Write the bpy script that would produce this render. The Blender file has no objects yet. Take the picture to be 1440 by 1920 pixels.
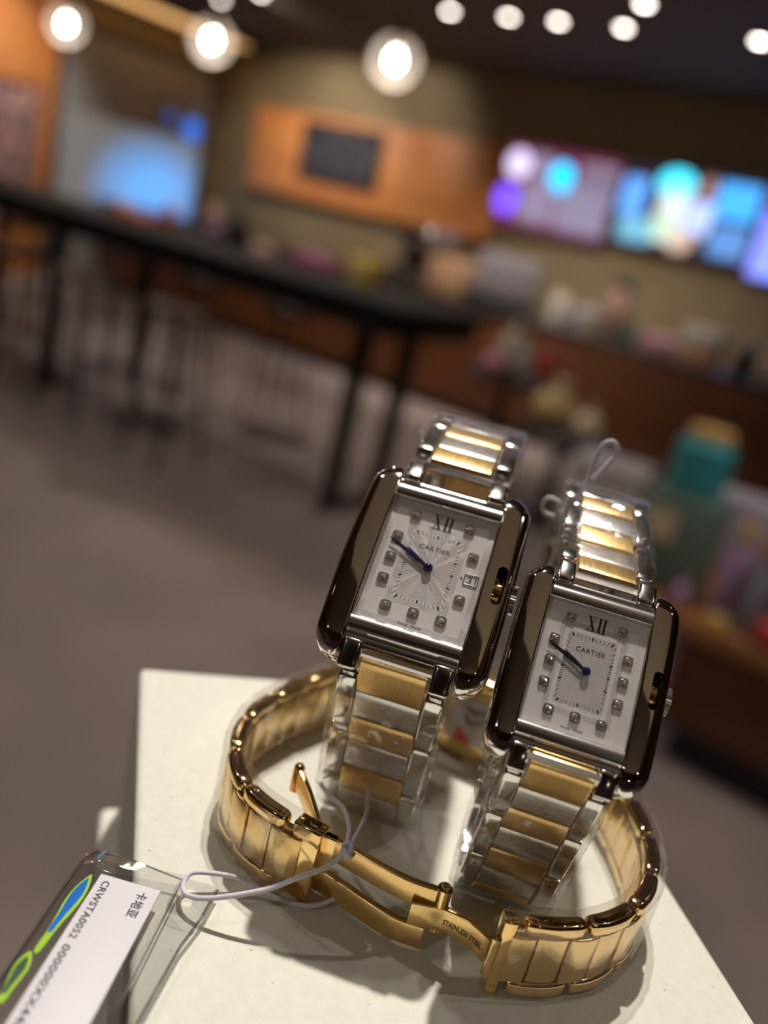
import bpy, bmesh, math, random
from mathutils import Vector, Matrix
from math import sin, cos, pi, radians as R, hypot

random.seed(7)
scene = bpy.context.scene
col = scene.collection

# ------------------------------------------------------------------ camera
PITCH, ROLL, HEAD = R(18.3), R(13.4), R(33)
fwd = Vector((-sin(HEAD) * cos(PITCH), cos(HEAD) * cos(PITCH), -sin(PITCH)))
rgt = Vector((cos(HEAD), sin(HEAD), 0))
upv = rgt.cross(fwd)
cr = cos(ROLL) * rgt + sin(ROLL) * upv
cu = -sin(ROLL) * rgt + cos(ROLL) * upv
cam_d = bpy.data.cameras.new('camera')
cam = bpy.data.objects.new('camera', cam_d)
col.objects.link(cam)
cam.matrix_world = Matrix((
    (cr.x, cu.x, -fwd.x, 0), (cr.y, cu.y, -fwd.y, 0), (cr.z, cu.z, -fwd.z, 1.3), (0, 0, 0, 1)))
cam_d.sensor_fit = 'VERTICAL'
cam_d.sensor_height = 24
cam_d.sensor_width = 18
cam_d.lens = 20
cam_d.clip_start = .01
cam_d.clip_end = 60
cam_d.dof.use_dof = True
cam_d.dof.focus_distance = .1395
cam_d.dof.aperture_fstop = cam_d.lens / 4.1
scene.camera = cam

# ------------------------------------------------------------------ world, exposure
w = bpy.data.worlds.new('world')
scene.world = w
w.use_nodes = True
w.node_tree.nodes['Background'].inputs[0].default_value = (.9, .75, .6, 1)
w.node_tree.nodes['Background'].inputs[1].default_value = .02
scene.view_settings.view_transform = 'Standard'
scene.view_settings.look = 'None'
scene.view_settings.gamma = 1
scene.view_settings.exposure = 0.12
WARM = (1.0, .86, .68)
WHITE = (1.0, .94, .87)


def add_spot(loc, power, angle=80, radius=.03, color=WHITE, blend=.6, target=None, parent=None):
    d = bpy.data.lights.new('lamp_light', 'SPOT')
    d.energy = power; d.spot_size = R(angle); d.spot_blend = blend
    d.shadow_soft_size = radius; d.color = color
    o = bpy.data.objects.new('lamp_light', d); col.objects.link(o)
    o.location = loc
    if target is not None:
        o.rotation_euler = (Vector(target) - Vector(loc)).to_track_quat('-Z', 'Y').to_euler()
    if parent: o.parent = parent
    return o


# ------------------------------------------------------------------ materials
MATS = {}


def mat(name, color=(.5, .5, .5), rough=.5, metal=0., emit=None, es=0., spec=.5, coat=0., bump=None, noise=None, trans=0.):
    """bump=(scale,strength,detail) noise=(scale, color2, lo, hi)"""
    if name in MATS: return MATS[name]
    m = bpy.data.materials.new(name); m.use_nodes = True
    nt = m.node_tree; b = nt.nodes['Principled BSDF']
    b.inputs['Base Color'].default_value = (*color, 1)
    b.inputs['Roughness'].default_value = rough
    b.inputs['Metallic'].default_value = metal
    b.inputs['Specular IOR Level'].default_value = spec
    b.inputs['Coat Weight'].default_value = coat
    b.inputs['Transmission Weight'].default_value = trans
    if emit:
        b.inputs['Emission Color'].default_value = (*emit, 1)
        b.inputs['Emission Strength'].default_value = es
    tc = None
    if bump or noise:
        tc = nt.nodes.new('ShaderNodeTexCoord')
    if noise:
        n = nt.nodes.new('ShaderNodeTexNoise'); n.inputs['Scale'].default_value = noise[0]; n.inputs['Detail'].default_value = 5
        nt.links.new(tc.outputs['Object'], n.inputs['Vector'])
        r = nt.nodes.new('ShaderNodeValToRGB')
        r.color_ramp.elements[0].position = noise[2]; r.color_ramp.elements[1].position = noise[3]
        r.color_ramp.elements[0].color = (*color, 1); r.color_ramp.elements[1].color = (*noise[1], 1)
        nt.links.new(n.outputs['Fac'], r.inputs['Fac']); nt.links.new(r.outputs['Color'], b.inputs['Base Color'])
    if bump:
        n = nt.nodes.new('ShaderNodeTexNoise'); n.inputs['Scale'].default_value = bump[0]; n.inputs['Detail'].default_value = bump[2]
        nt.links.new(tc.outputs['Object'], n.inputs['Vector'])
        bp = nt.nodes.new('ShaderNodeBump'); bp.inputs['Strength'].default_value = bump[1]
        bp.inputs['Distance'].default_value = .5 / bump[0]
        nt.links.new(n.outputs['Fac'], bp.inputs['Height']); nt.links.new(bp.outputs['Normal'], b.inputs['Normal'])
    MATS[name] = m
    return m


def brushed(name, color, rough, axis_scale, strength=.25):
    """brushed metal: fine streaks along one object axis"""
    if name in MATS: return MATS[name]
    m = bpy.data.materials.new(name); m.use_nodes = True
    nt = m.node_tree; b = nt.nodes['Principled BSDF']
    b.inputs['Base Color'].default_value = (*color, 1); b.inputs['Metallic'].default_value = 1; b.inputs['Roughness'].default_value = rough
    tc = nt.nodes.new('ShaderNodeTexCoord'); mp = nt.nodes.new('ShaderNodeMapping'); mp.inputs['Scale'].default_value = axis_scale
    n = nt.nodes.new('ShaderNodeTexNoise'); n.inputs['Scale'].default_value = 1; n.inputs['Detail'].default_value = 4
    nt.links.new(tc.outputs['Object'], mp.inputs['Vector']); nt.links.new(mp.outputs['Vector'], n.inputs['Vector'])
    bp = nt.nodes.new('ShaderNodeBump'); bp.inputs['Strength'].default_value = strength; bp.inputs['Distance'].default_value = .00005
    nt.links.new(n.outputs['Fac'], bp.inputs['Height']); nt.links.new(bp.outputs['Normal'], b.inputs['Normal'])
    mr = nt.nodes.new('ShaderNodeMapRange'); mr.inputs['To Min'].default_value = rough * .7; mr.inputs['To Max'].default_value = rough * 1.3
    nt.links.new(n.outputs['Fac'], mr.inputs['Value']); nt.links.new(mr.outputs['Result'], b.inputs['Roughness'])
    MATS[name] = m
    return m


def clear_film(name, gloss=.16, rough=.06, tint=(.97, .96, .98), wrinkle=0., wscale=300., haze=0., edge=.6):
    """thin clear plastic or glass: mostly see-through with a glossy surface and brighter grazing edges"""
    if name in MATS: return MATS[name]
    m = bpy.data.materials.new(name); m.use_nodes = True
    nt = m.node_tree; nt.nodes.clear()
    out = nt.nodes.new('ShaderNodeOutputMaterial')
    tr = nt.nodes.new('ShaderNodeBsdfTransparent'); tr.inputs[0].default_value = (*tint, 1)
    gl = nt.nodes.new('ShaderNodeBsdfGlossy'); gl.inputs['Roughness'].default_value = rough
    df = nt.nodes.new('ShaderNodeBsdfDiffuse'); df.inputs[0].default_value = (.8, .78, .8, 1)
    lw = nt.nodes.new('ShaderNodeLayerWeight'); lw.inputs[0].default_value = .35
    mr = nt.nodes.new('ShaderNodeMapRange'); mr.inputs['To Min'].default_value = gloss; mr.inputs['To Max'].default_value = edge
    nt.links.new(lw.outputs['Facing'], mr.inputs['Value'])
    mx = nt.nodes.new('ShaderNodeMixShader'); nt.links.new(mr.outputs['Result'], mx.inputs[0])
    nt.links.new(tr.outputs[0], mx.inputs[1])
    mg = nt.nodes.new('ShaderNodeMixShader'); mg.inputs[0].default_value = haze
    nt.links.new(gl.outputs[0], mg.inputs[1]); nt.links.new(df.outputs[0], mg.inputs[2])
    nt.links.new(mg.outputs[0], mx.inputs[2])
    nt.links.new(mx.outputs[0], out.inputs[0])
    if wrinkle:
        tc = nt.nodes.new('ShaderNodeTexCoord'); n = nt.nodes.new('ShaderNodeTexVoronoi'); n.feature = 'SMOOTH_F1'
        n.inputs['Scale'].default_value = wscale
        nt.links.new(tc.outputs['Object'], n.inputs['Vector'])
        bp = nt.nodes.new('ShaderNodeBump'); bp.inputs['Strength'].default_value = wrinkle; bp.inputs['Distance'].default_value = .0012
        nt.links.new(n.outputs['Distance'], bp.inputs['Height'])
        nt.links.new(bp.outputs['Normal'], gl.inputs['Normal']); nt.links.new(bp.outputs['Normal'], lw.inputs['Normal'])
    MATS[name] = m
    return m


def dial_material():
    m = bpy.data.materials.new('guilloche_dial'); m.use_nodes = True
    nt = m.node_tree; b = nt.nodes['Principled BSDF']; L = nt.links.new
    def M(op, a, b_=None, c=None):
        n = nt.nodes.new('ShaderNodeMath'); n.operation = op
        for i, v in enumerate((a, b_, c)):
            if v is None: continue
            if isinstance(v, (int, float)): n.inputs[i].default_value = v
            else: L(v, n.inputs[i])
        return n.outputs[0]
    tc = nt.nodes.new('ShaderNodeTexCoord'); sx = nt.nodes.new('ShaderNodeSeparateXYZ'); L(tc.outputs['Object'], sx.inputs[0])
    x = M('MULTIPLY', sx.outputs[0], 1000.); y = M('MULTIPLY', sx.outputs[1], 1000.)
    S = m['s'] = 1.0
    r = M('SQRT', M('ADD', M('MULTIPLY', x, x), M('MULTIPLY', y, y)))
    th = M('ARCTAN2', y, x)
    lobes = M('ABSOLUTE', M('COSINE', M('MULTIPLY', th, 6.)))
    rp = M('SUBTRACT', r, M('MULTIPLY', lobes, M('MULTIPLY', r, .13)))
    wave = M('SINE', M('MULTIPLY', rp, 2 * pi / .27))
    wave = M('ADD', M('MULTIPLY', wave, .5), .5)
    ax = M('ABSOLUTE', x); ay = M('ABSOLUTE', y)
    def inside(hx, hy): return M('MULTIPLY', M('LESS_THAN', ax, hx), M('LESS_THAN', ay, hy))
    inner = inside(3.85, 6.0); trk = inside(4.55, 6.75); fr = inside(5.45, 7.65); sat = inside(8.35, 10.6)
    # engraved where: inner OR (fr and not trk) OR not sat
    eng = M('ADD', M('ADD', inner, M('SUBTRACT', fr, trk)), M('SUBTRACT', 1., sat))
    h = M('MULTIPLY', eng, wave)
    # recess steps around the track and the frame
    step = M('ADD', M('MULTIPLY', M('SUBTRACT', fr, trk), .0), M('MULTIPLY', M('SUBTRACT', trk, inner), 1.2))
    bp = nt.nodes.new('ShaderNodeBump'); bp.inputs['Strength'].default_value = .45; bp.inputs['Distance'].default_value = .00005
    L(M('ADD', h, step), bp.inputs['Height']); L(bp.outputs['Normal'], b.inputs['Normal'])
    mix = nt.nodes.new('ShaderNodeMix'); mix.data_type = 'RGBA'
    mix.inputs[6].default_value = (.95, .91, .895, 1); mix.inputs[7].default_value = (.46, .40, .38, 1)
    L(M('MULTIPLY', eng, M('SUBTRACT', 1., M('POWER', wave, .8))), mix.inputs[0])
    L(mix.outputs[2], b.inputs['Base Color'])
    b.inputs['Metallic'].default_value = .12; b.inputs['Roughness'].default_value = .36
    return m


def wood(name, c1, c2, rough=.4, scale=(1.5, 12, 12), coat=0.):
    if name in MATS: return MATS[name]
    m = bpy.data.materials.new(name); m.use_nodes = True
    nt = m.node_tree; b = nt.nodes['Principled BSDF']
    tc = nt.nodes.new('ShaderNodeTexCoord'); mp = nt.nodes.new('ShaderNodeMapping'); mp.inputs['Scale'].default_value = scale
    n = nt.nodes.new('ShaderNodeTexNoise'); n.inputs['Scale'].default_value = 1; n.inputs['Detail'].default_value = 6
    r = nt.nodes.new('ShaderNodeValToRGB'); r.color_ramp.elements[0].position = .35; r.color_ramp.elements[1].position = .7
    r.color_ramp.elements[0].color = (*c1, 1); r.color_ramp.elements[1].color = (*c2, 1)
    nt.links.new(tc.outputs['Object'], mp.inputs[0]); nt.links.new(mp.outputs[0], n.inputs[0]); nt.links.new(n.outputs['Fac'], r.inputs[0])
    nt.links.new(r.outputs[0], b.inputs['Base Color']); b.inputs['Roughness'].default_value = rough; b.inputs['Coat Weight'].default_value = coat
    MATS[name] = m
    return m


steel = mat('polished_steel', (.80, .78, .75), .045, 1)
steel_lug = mat('soft_polished_steel', (.80, .78, .75), .12, 1)
steel_soft = mat('satin_steel', (.78, .76, .74), .2, 1)
steel_br = brushed('brushed_steel', (.72, .70, .68), .27, (300, 9000, 9000))
gold = mat('polished_gold', (.92, .65, .29), .09, 1)
gold_br = brushed('brushed_gold', (.80, .55, .23), .30, (9000, 300, 300))
gold_sat = mat('satin_gold', (.84, .59, .25), .24, 1, bump=(2500, .12, 3))
film = clear_film('protective_film', .06, .09, (.985, .98, .985), wrinkle=.8, wscale=300., haze=.10, edge=.38)
film_ring = clear_film('bracelet_film', .035, .06, (.985, .98, .97), wrinkle=.6, wscale=230., haze=.05, edge=.34)
glass = clear_film('watch_crystal', .03, .01, (.99, .99, .99), edge=.5)
pend_glass = clear_film('pendant_glass', .06, .02, (.97, .95, .92), haze=.3, edge=.5)
black_ink = mat('black_ink', (.012, .011, .012), .45)
blued = mat('blued_steel', (.008, .014, .07), .18, .9)
diamond_m = mat('diamond_stone', (.95, .93, .93), .08, .7, coat=1., noise=(2600, (.35, .32, .32), .42, .56))
dial_m = dial_material()
cord_m = mat('lilac_cord', (.62, .57, .63), .6, bump=(9000, .3, 2))

# ------------------------------------------------------------------ mesh helpers


class MB:
    def __init__(s): s.v = []; s.f = []; s.mi = []

    def add(s, verts, faces, mi=0):
        n = len(s.v); s.v += [tuple(v) for v in verts]; s.f += [tuple(i + n for i in f) for f in faces]; s.mi += [mi] * len(faces)
        return s

    def box(s, c, d, bev=0., mtx=None, seg=3, mi=0):
        bm = bmesh.new(); bmesh.ops.create_cube(bm, size=1)
        for v in bm.verts: v.co = Vector((v.co.x * d[0], v.co.y * d[1], v.co.z * d[2]))
        if bev: bmesh.ops.bevel(bm, geom=bm.edges[:], offset=bev, segments=seg, profile=.5, affect='EDGES')
        T = Matrix.Translation(Vector(c)) if mtx is None else Matrix.Translation(Vector(c)) @ mtx
        bm.verts.index_update()
        s.add([T @ v.co for v in bm.verts], [[v.index for v in f.verts] for f in bm.faces], mi); bm.free(); return s

    def tube(s, pts, r, n=10, closed=False, mi=0):
        pts = [Vector(p) for p in pts]; N = len(pts); rs = r if isinstance(r, (list, tuple)) else [r] * N
        vs = []; prev = None
        for i, p in enumerate(pts):
            a = pts[i - 1] if (i > 0 or closed) else p
            b = pts[(i + 1) % N] if (i < N - 1 or closed) else p
            t = (b - a).normalized()
            if prev is None: u = t.orthogonal().normalized()
            else: u = (prev - t * prev.dot(t)).normalized()
            prev = u; q = t.cross(u)
            vs += [p + (u * cos(2 * pi * k / n) + q * sin(2 * pi * k / n)) * rs[i] for k in range(n)]
        fs = []
        for i in range(N if closed else N - 1):
            j = (i + 1) % N
            fs += [(i * n + k, i * n + (k + 1) % n, j * n + (k + 1) % n, j * n + k) for k in range(n)]
        if not closed:
            fs += [tuple(range(n))[::-1], tuple((N - 1) * n + k for k in range(n))]
        return s.add(vs, fs, mi)

    def lathe(s, prof, n=24, c=(0, 0, 0), mtx=None, mi=0):
        T = Matrix.Translation(Vector(c)) @ (mtx if mtx is not None else Matrix.Identity(4))
        vs = []; fs = []
        for r, z in prof: vs += [T @ Vector((r * cos(2 * pi * k / n), r * sin(2 * pi * k / n), z)) for k in range(n)]
        for i in range(len(prof) - 1): fs += [(i * n + k, i * n + (k + 1) % n, (i + 1) * n + (k + 1) % n, (i + 1) * n + k) for k in range(n)]
        fs += [tuple(range(n))[::-1], tuple((len(prof) - 1) * n + k for k in range(n))]
        return s.add(vs, fs, mi)

    def sphere(s, c, r, n=20, m=12, mi=0):
        rr = r if isinstance(r, (tuple, list)) else (r, r, r)
        prof = [(max(1e-5, sin(pi * i / m)), -cos(pi * i / m)) for i in range(m + 1)]
        return s.lathe(prof, n, c, Matrix.Diagonal((rr[0], rr[1], rr[2], 1)), mi)

    def prism(s, poly, z0, z1, mi=0):
        n = len(poly)
        return s.add([(x, y, z0) for x, y in poly] + [(x, y, z1) for x, y in poly],
                     [tuple(range(n))[::-1], tuple(range(n, 2 * n))] + [(i, (i + 1) % n, n + (i + 1) % n, n + i) for i in range(n)], mi)

    def mesh(s, name, mats, scale=1., smooth=True, ang=35, fix=True):
        me = bpy.data.meshes.new(name); me.from_pydata([Vector(v) * scale for v in s.v], [], s.f)
        for m in (mats if isinstance(mats, (list, tuple)) else [mats]): me.materials.append(m)
        me.polygons.foreach_set('material_index', s.mi)
        if fix:
            bm = bmesh.new(); bm.from_mesh(me); bmesh.ops.recalc_face_normals(bm, faces=bm.faces[:]); bm.to_mesh(me); bm.free()
        if smooth:
            me.shade_smooth(); me.set_sharp_from_angle(angle=R(ang))
        return me

    def build(s, name, mats, parent=None, scale=1., smooth=True, ang=35, loc=None, rot=None, fix=True):
        o = bpy.data.objects.new(name, s.mesh(name, mats, scale, smooth, ang, fix)); col.objects.link(o)
        if parent: o.parent = parent
        if loc is not None: o.location = loc
        if rot is not None: o.rotation_euler = rot
        return o


def tag(o, label=None, cat=None, group=None, kind=None):
    if label: o['label'] = label
    if cat: o['category'] = cat
    if group: o['group'] = group
    if kind: o['kind'] = kind
    return o


def empty(name, loc=(0, 0, 0), rz=0.):
    o = bpy.data.objects.new(name, None); col.objects.link(o); o.location = loc; o.rotation_euler = (0, 0, rz)
    o.empty_display_size = .05
    return o


def copy_tree(o, parent=None):
    c = o.copy(); col.objects.link(c)
    if parent: c.parent = parent
    for ch in list(o.children): copy_tree(ch, c)
    return c


def catmull(P, per=16, closed=False):
    P = [Vector(p) for p in P]; n = len(P); out = []
    for i in range(n if closed else n - 1):
        if closed: a, b, c, d = P[i - 1], P[i], P[(i + 1) % n], P[(i + 2) % n]
        else: a, b, c, d = P[max(i - 1, 0)], P[i], P[i + 1], P[min(i + 2, n - 1)]
        for k in range(per):
            t = k / per
            out.append(.5 * ((2 * b) + (c - a) * t + (2 * a - 5 * b + 4 * c - d) * t * t + (3 * b - a - 3 * c + d) * t ** 3))
    if not closed: out.append(P[-1])
    return out


class Path:
    """arc-length path lying in a plane whose normal is W (the bracelet's width direction)"""
    def __init__(s, pts, W, sign=1):
        s.p = pts; s.W = Vector(W).normalized(); s.sign = sign; s.c = [0.]
        for a, b in zip(pts, pts[1:]): s.c.append(s.c[-1] + (b - a).length)
        s.L = s.c[-1]

    def at(s, q):
        import bisect
        q = max(0, min(s.L, q)); i = min(max(bisect.bisect_right(s.c, q) - 1, 0), len(s.p) - 2)
        t = (q - s.c[i]) / max(1e-9, s.c[i + 1] - s.c[i]); return s.p[i].lerp(s.p[i + 1], t)

    def fr(s, q):
        P = s.at(q); T = (s.at(q + .8) - s.at(q - .8)).normalized()
        O = T.cross(s.W) * s.sign; O.normalize()
        return P, T, O


def rrect(a0, a1, b0, b1, r, n=4):
    """rounded rectangle, points counter-clockwise"""
    r = max(1e-4, min(r, (a1 - a0) / 2 - 1e-4, (b1 - b0) / 2 - 1e-4)); out = []
    for cx, cy, st in ((a1 - r, b1 - r, 0), (a0 + r, b1 - r, pi / 2), (a0 + r, b0 + r, pi), (a1 - r, b0 + r, 1.5 * pi)):
        for k in range(n + 1):
            t = st + pi / 2 * k / n; out.append((cx + r * cos(t), cy + r * sin(t)))
    return out


def link_block(mb, path, s0, s1, w0, w1, t0, t1, bev=.35, rad=.35, dome=0., n=5):
    st = [(s0, bev), (s0 + bev * .3, bev * .3), (s0 + bev, 0)]
    for k in range(1, n): st.append((s0 + bev + (s1 - s0 - 2 * bev) * k / n, 0))
    st += [(s1 - bev, 0), (s1 - bev * .3, bev * .3), (s1, bev)]
    vs = []; fs = []; K = None; mid = (s0 + s1) / 2; hf = (s1 - s0) / 2
    for q, ins in st:
        P, T, O = path.fr(q)
        # keep the block straight-ended past the clamped ends
        dd = dome * (1 - ((q - mid) / hf) ** 2)
        cs = rrect(w0 + ins, w1 - ins, t0 + ins * .5, t1 + dd - ins, rad)
        K = len(cs); vs += [P + path.W * a + O * b for a, b in cs]
    for i in range(len(st) - 1): fs += [(i * K + k, i * K + (k + 1) % K, (i + 1) * K + (k + 1) % K, (i + 1) * K + k) for k in range(K)]
    fs += [tuple(range(K))[::-1], tuple((len(st) - 1) * K + k for k in range(K))]
    return mb.add(vs, fs)


def sleeve(path, s0, s1, w0, w1, t0, t1, seedv=0, wob=.35, step=1.6, r=1.2):
    """loose clear film wrapped round the bracelet"""
    rnd = random.Random(seedv); mb = MB(); vs = []; fs = []; K = None; n = int((s1 - s0) / step)
    for i in range(n + 1):
        q = s0 + (s1 - s0) * i / n; P, T, O = path.fr(q)
        cs = rrect(w0, w1, t0, t1, r, 4); K = len(cs)
        e = [rnd.uniform(-wob, wob) for _ in cs]
        vs += [P + path.W * (a * (1 + e[k] * .04)) + O * (b + e[k] * .6 * (1 if b > 0 else .5)) for k, (a, b) in enumerate(cs)]
    for i in range(n): fs += [(i * K + k, i * K + (k + 1) % K, (i + 1) * K + (k + 1) % K, (i + 1) * K + k) for k in range(K)]
    return mb.add(vs, fs)


def text_mb(txt, size, extrude=.0, spacing=1., xs=1., bold=0.):
    cu_ = bpy.data.curves.new('t', 'FONT'); cu_.body = txt; cu_.size = size; cu_.extrude = extrude
    cu_.space_character = spacing; cu_.offset = bold; cu_.resolution_u = 3
    o = bpy.data.objects.new('t', cu_); col.objects.link(o)
    bpy.context.view_layer.update()
    dg = bpy.context.evaluated_depsgraph_get(); e = o.evaluated_get(dg); me = e.to_mesh()
    mb = MB(); mb.add([(v.co.x * xs, v.co.y, v.co.z) for v in me.vertices], [tuple(p.vertices) for p in me.polygons])
    e.to_mesh_clear(); bpy.data.objects.remove(o); bpy.data.curves.remove(cu_)
    if mb.v:
        x0 = min(v[0] for v in mb.v); x1 = max(v[0] for v in mb.v); mb.w = x1 - x0
        mb.v = [(x - x0, y, z) for x, y, z in mb.v]
    return mb


# =================================================================== THE ROOM
floor_m = mat('concrete_floor', (.195, .145, .130), .55, noise=(1.6, (.26, .195, .175), .35, .65), bump=(60, .1, 3))
ceil_m = mat('brown_ceiling', (.10, .065, .045), .8)
olive = mat('olive_wall', (.22, .155, .075), .75, noise=(3, (.25, .18, .09), .4, .7))
brown_w = mat('dark_brown_wall', (.09, .045, .04), .7)


def structure(name, c, d, m, bev=0.):
    o = MB().box((0, 0, 0), d, bev).build(name, m, loc=c); tag(o, kind='structure'); return o


structure('floor', (-2.5, 2.25, -.05), (12.4, 11.1, .1), floor_m)
structure('ceiling', (-2.5, 2.25, 2.85), (12.4, 11.1, .1), ceil_m)
structure('wall_back', (-2.5, 7.65, 1.4), (12.2, .3, 2.8), olive)
structure('wall_front', (-2.5, -3.15, 1.4), (12.2, .3, 2.8), brown_w)
structure('wall_left', (-8.5, 2.25, 1.4), (.3, 10.5, 2.8), olive)
structure('wall_right', (3.5, 2.25, 1.4), (.3, 10.5, 2.8), brown_w)

# ---- ceiling downlights
trim_m = mat('lamp_trim', (.05, .04, .035), .5)
emit_m = mat('lamp_glow', (1, 1, 1), .5, emit=(1., .88, .78), es=19.)


def downlight(x, y, power, ang=75, target=None, label=None, radius=.03, color=WHITE, r=.034, group='round recessed ceiling downlights'):
    t = empty('recessed_downlight', (x, y, 2.8))
    tag(t, label, 'ceiling light', group)
    MB().lathe([(r, -.001), (r + .015, -.004), (r + .017, -.001), (r + .017, .002), (r, .002)], 28).build('trim_ring', trim_m, t)
    MB().lathe([(.001, -.002), (r, -.002), (r, .0), (.001, .0)], 28).build('diffuser', emit_m, t)
    d = add_spot((0, 0, -.008), power, ang, radius, color, parent=t)
    if target is not None:
        v = Vector(target) - Vector((x, y, 2.792)); d.rotation_euler = v.to_track_quat('-Z', 'Y').to_euler()
    return t


KEY = (-.47, .69)
row = [(-4.10, 5.63), (-3.62, 5.66), (-3.24, 5.68), (-2.78, 5.72), (-1.92, 5.79)]
names = ['leftmost ceiling downlight of the row over the bar', 'second from left ceiling downlight of the row over the bar',
         'middle ceiling downlight of the row over the bar', 'fourth from left ceiling downlight, just below the one cut by the picture top',
         'ceiling downlight over the bar at the right edge of the photo']
for (x, y), nm in zip(row, names):
    downlight(x, y, 75, 85, (x, 6.5, .9), nm)
downlight(-2.45, 5.22, 45, 85, (-2.4, 4.6, .5), 'ceiling downlight cut by the top edge, right of centre')
downlight(-6.67, 5.76, 130, 90, (-6.9, 7.3, 1.6), 'ceiling downlight cut by the top edge beside the left pendant lamps')

raft = MB().box((0, 0, 0), (2.6, 1.15, .06), .01).build('added_raft_1', mat('added_reflector_raft', (.80, .71, .52), .8), loc=(.05, -.05, 2.765)); tag(raft, kind='structure')  # unseen pale raft, added for the polished cases to reflect
G0 = 'unseen, mostly added downlights above the near side of the room'  # unseen lamps, mostly added to light the watches and the room
downlight(KEY[0], KEY[1], 150, 70, (-.06, .12, 1.2), 'ceiling downlight just above and behind the cream box', radius=.022, group=G0)
downlight(.75, .9, 22, 95, (.05, .2, 1.2), 'added fill downlight above the right side of the cream box', group=G0)
downlight(-1.5, .2, 30, 100, (-.6, .2, 1.0), 'added fill downlight above the left side of the cream box', group=G0)
downlight(-.5, -2.2, 40, 120, (-.5, -1.6, 0), 'added unseen downlight behind the photographer', group=G0)
downlight(-1.7, 1.9, 60, 110, (-1.9, 1.9, 0), 'added unseen downlight over the open floor before the high table', group=G0)
downlight(-4.2, 1.5, 60, 110, (-4.0, 1.8, 0), 'added unseen downlight over the floor at the far left', group=G0)
downlight(.4, 2.2, 90, 100, (-.2, 2.6, .4), 'added unseen downlight over the low display table', group=G0)
downlight(-3.6, 3.9, 90, 110, (-3.6, 4.2, 0), 'added unseen downlight between the high table and the bar', group=G0)
downlight(-5.6, 4.3, 90, 110, (-5.8, 4.3, 0), 'added unseen downlight between the left end of the high table and the bar', group=G0)
downlight(-5.9, 5.5, 150, 75, (-6.0, 7.4, 1.9), 'ceiling downlight washing the orange wall panel', group=G0)
downlight(-7.0, 4.3, 150, 90, (-8.3, 4.4, 1.4), 'added unseen downlight washing the orange cladding', group=G0)
downlight(1.9, -1.4, 40, 130, (1.9, -1.4, 0), 'added unseen downlight at the back right of the room', group=G0)
downlight(-3.6, -1.4, 40, 130, (-3.6, -1.4, 0), 'added unseen downlight at the back left of the room', group=G0)

ul = empty('added_uplight', (1.5, -1.9, 0)); tag(ul, 'unseen slim floor lamp added behind the photographer shining up at the ceiling', 'floor lamp')  # added lamp, out of view, brightens the raft mirrored in the cases
MB().lathe([(.14, 0), (.14, .02), (.02, .03), (.015, 1.6), (.02, 1.62)], 28).build('added_lamp_stand', trim_m, ul)
MB().lathe([(.02, 1.6), (.11, 1.72), (.105, 1.72), (.02, 1.62)], 28).build('added_lamp_shade', trim_m, ul)
add_spot((0, 0, 1.73), 20, 110, .04, WARM, target=(-.9, .9, 2.8), parent=ul)

# ---- bar counter
bar = empty('bar_counter', (-3.9, 6.2, 0))
tag(bar, 'long brown wooden serving bar with dark top along the back wall', 'counter')
bar_wood = wood('bar_front_wood', (.115, .034, .008), (.18, .056, .014), .45, (2, 9, 9))
dark_top = mat('dark_worktop', (.035, .028, .026), .3)
MB().box((0, 0, .46), (8.5, .72, .74), .01).build('front_panel', bar_wood, bar)
MB().box((0, 0, .85), (8.6, .84, .045), .008).build('worktop', dark_top, bar)
MB().box((0, .03, .045), (8.4, .62, .09), .004).build('plinth', mat('black_plinth', (.01, .01, .01), .6), bar)
BT = .8725

# ---- panel with chalk board and menu screens on the back wall
orange_w = wood('orange_wood', (.60, .20, .05), (.74, .29, .08), .5, (1.2, 6, 6))
pan = empty('wood_wall_panel', (-6.04, 7.44, 1.34)); tag(pan, 'wide orange wooden panel on the olive back wall left of the menu screens', 'wall panel')
for k in range(3):
    MB().box((-1.1 + k * 1.1, 0, .43), (1.095, .11, .86), .006).build('panel_board', orange_w, pan)
MB().box((0, .0, -.012), (3.3, .12, .02), .004).build('lower_edge', trim_m, pan)

cb = empty('chalkboard_menu', (-6.36, 7.365, 1.57)); tag(cb, 'dark chalkboard menu with pale writing on the orange wood panel', 'menu board')
MB().box((0, 0, .28), (1.04, .03, .56), .006).build('board', mat('chalkboard', (.005, .005, .012), .7), cb)
MB().box((0, -.012, .555), (1.08, .04, .025), .004).box((0, -.012, .0), (1.08, .04, .025), .004).box((-.53, -.012, .28), (.025, .04, .58), .004).box((.53, -.012, .28), (.025, .04, .58), .004).build('frame', trim_m, cb)
chalk = mat('chalk', (.16, .14, .15), .9)
rc = random.Random(3)
for cx in (-.33, 0., .33):
    wr = MB()
    for i in range(9):
        y = .40 - i * .042; x = cx - .13
        while x < cx + .11:
            wdt = rc.uniform(.02, .07); wr.box((x + wdt / 2, -.0165, y), (wdt, .003, .018)); x += wdt + .02
    wr.build('chalk_column', chalk, cb, smooth=False)
wr = MB()
for x in (-.2, -.08, .05, .18): wr.box((x, -.0165, .49), (.09, .003, .035))
wr.build('chalk_heading', chalk, cb, smooth=False)


def screen(name, x0, x1, z0, z1, label, base, es, painter):
    t = empty(name, ((x0 + x1) / 2, 7.44, z0)); tag(t, label, 'menu screen', 'lit menu screens over the bar')
    W = x1 - x0; H = z1 - z0
    MB().box((0, 0, H / 2), (W, .09, H), .008).build('housing', trim_m, t)
    MB().box((0, -.047, H / 2), (W - .02, .004, H - .02)).build('display', mat(name + label[:9], (.02, .02, .02), .4, emit=base, es=es), t)
    painter(t, W, H)
    return t


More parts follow.
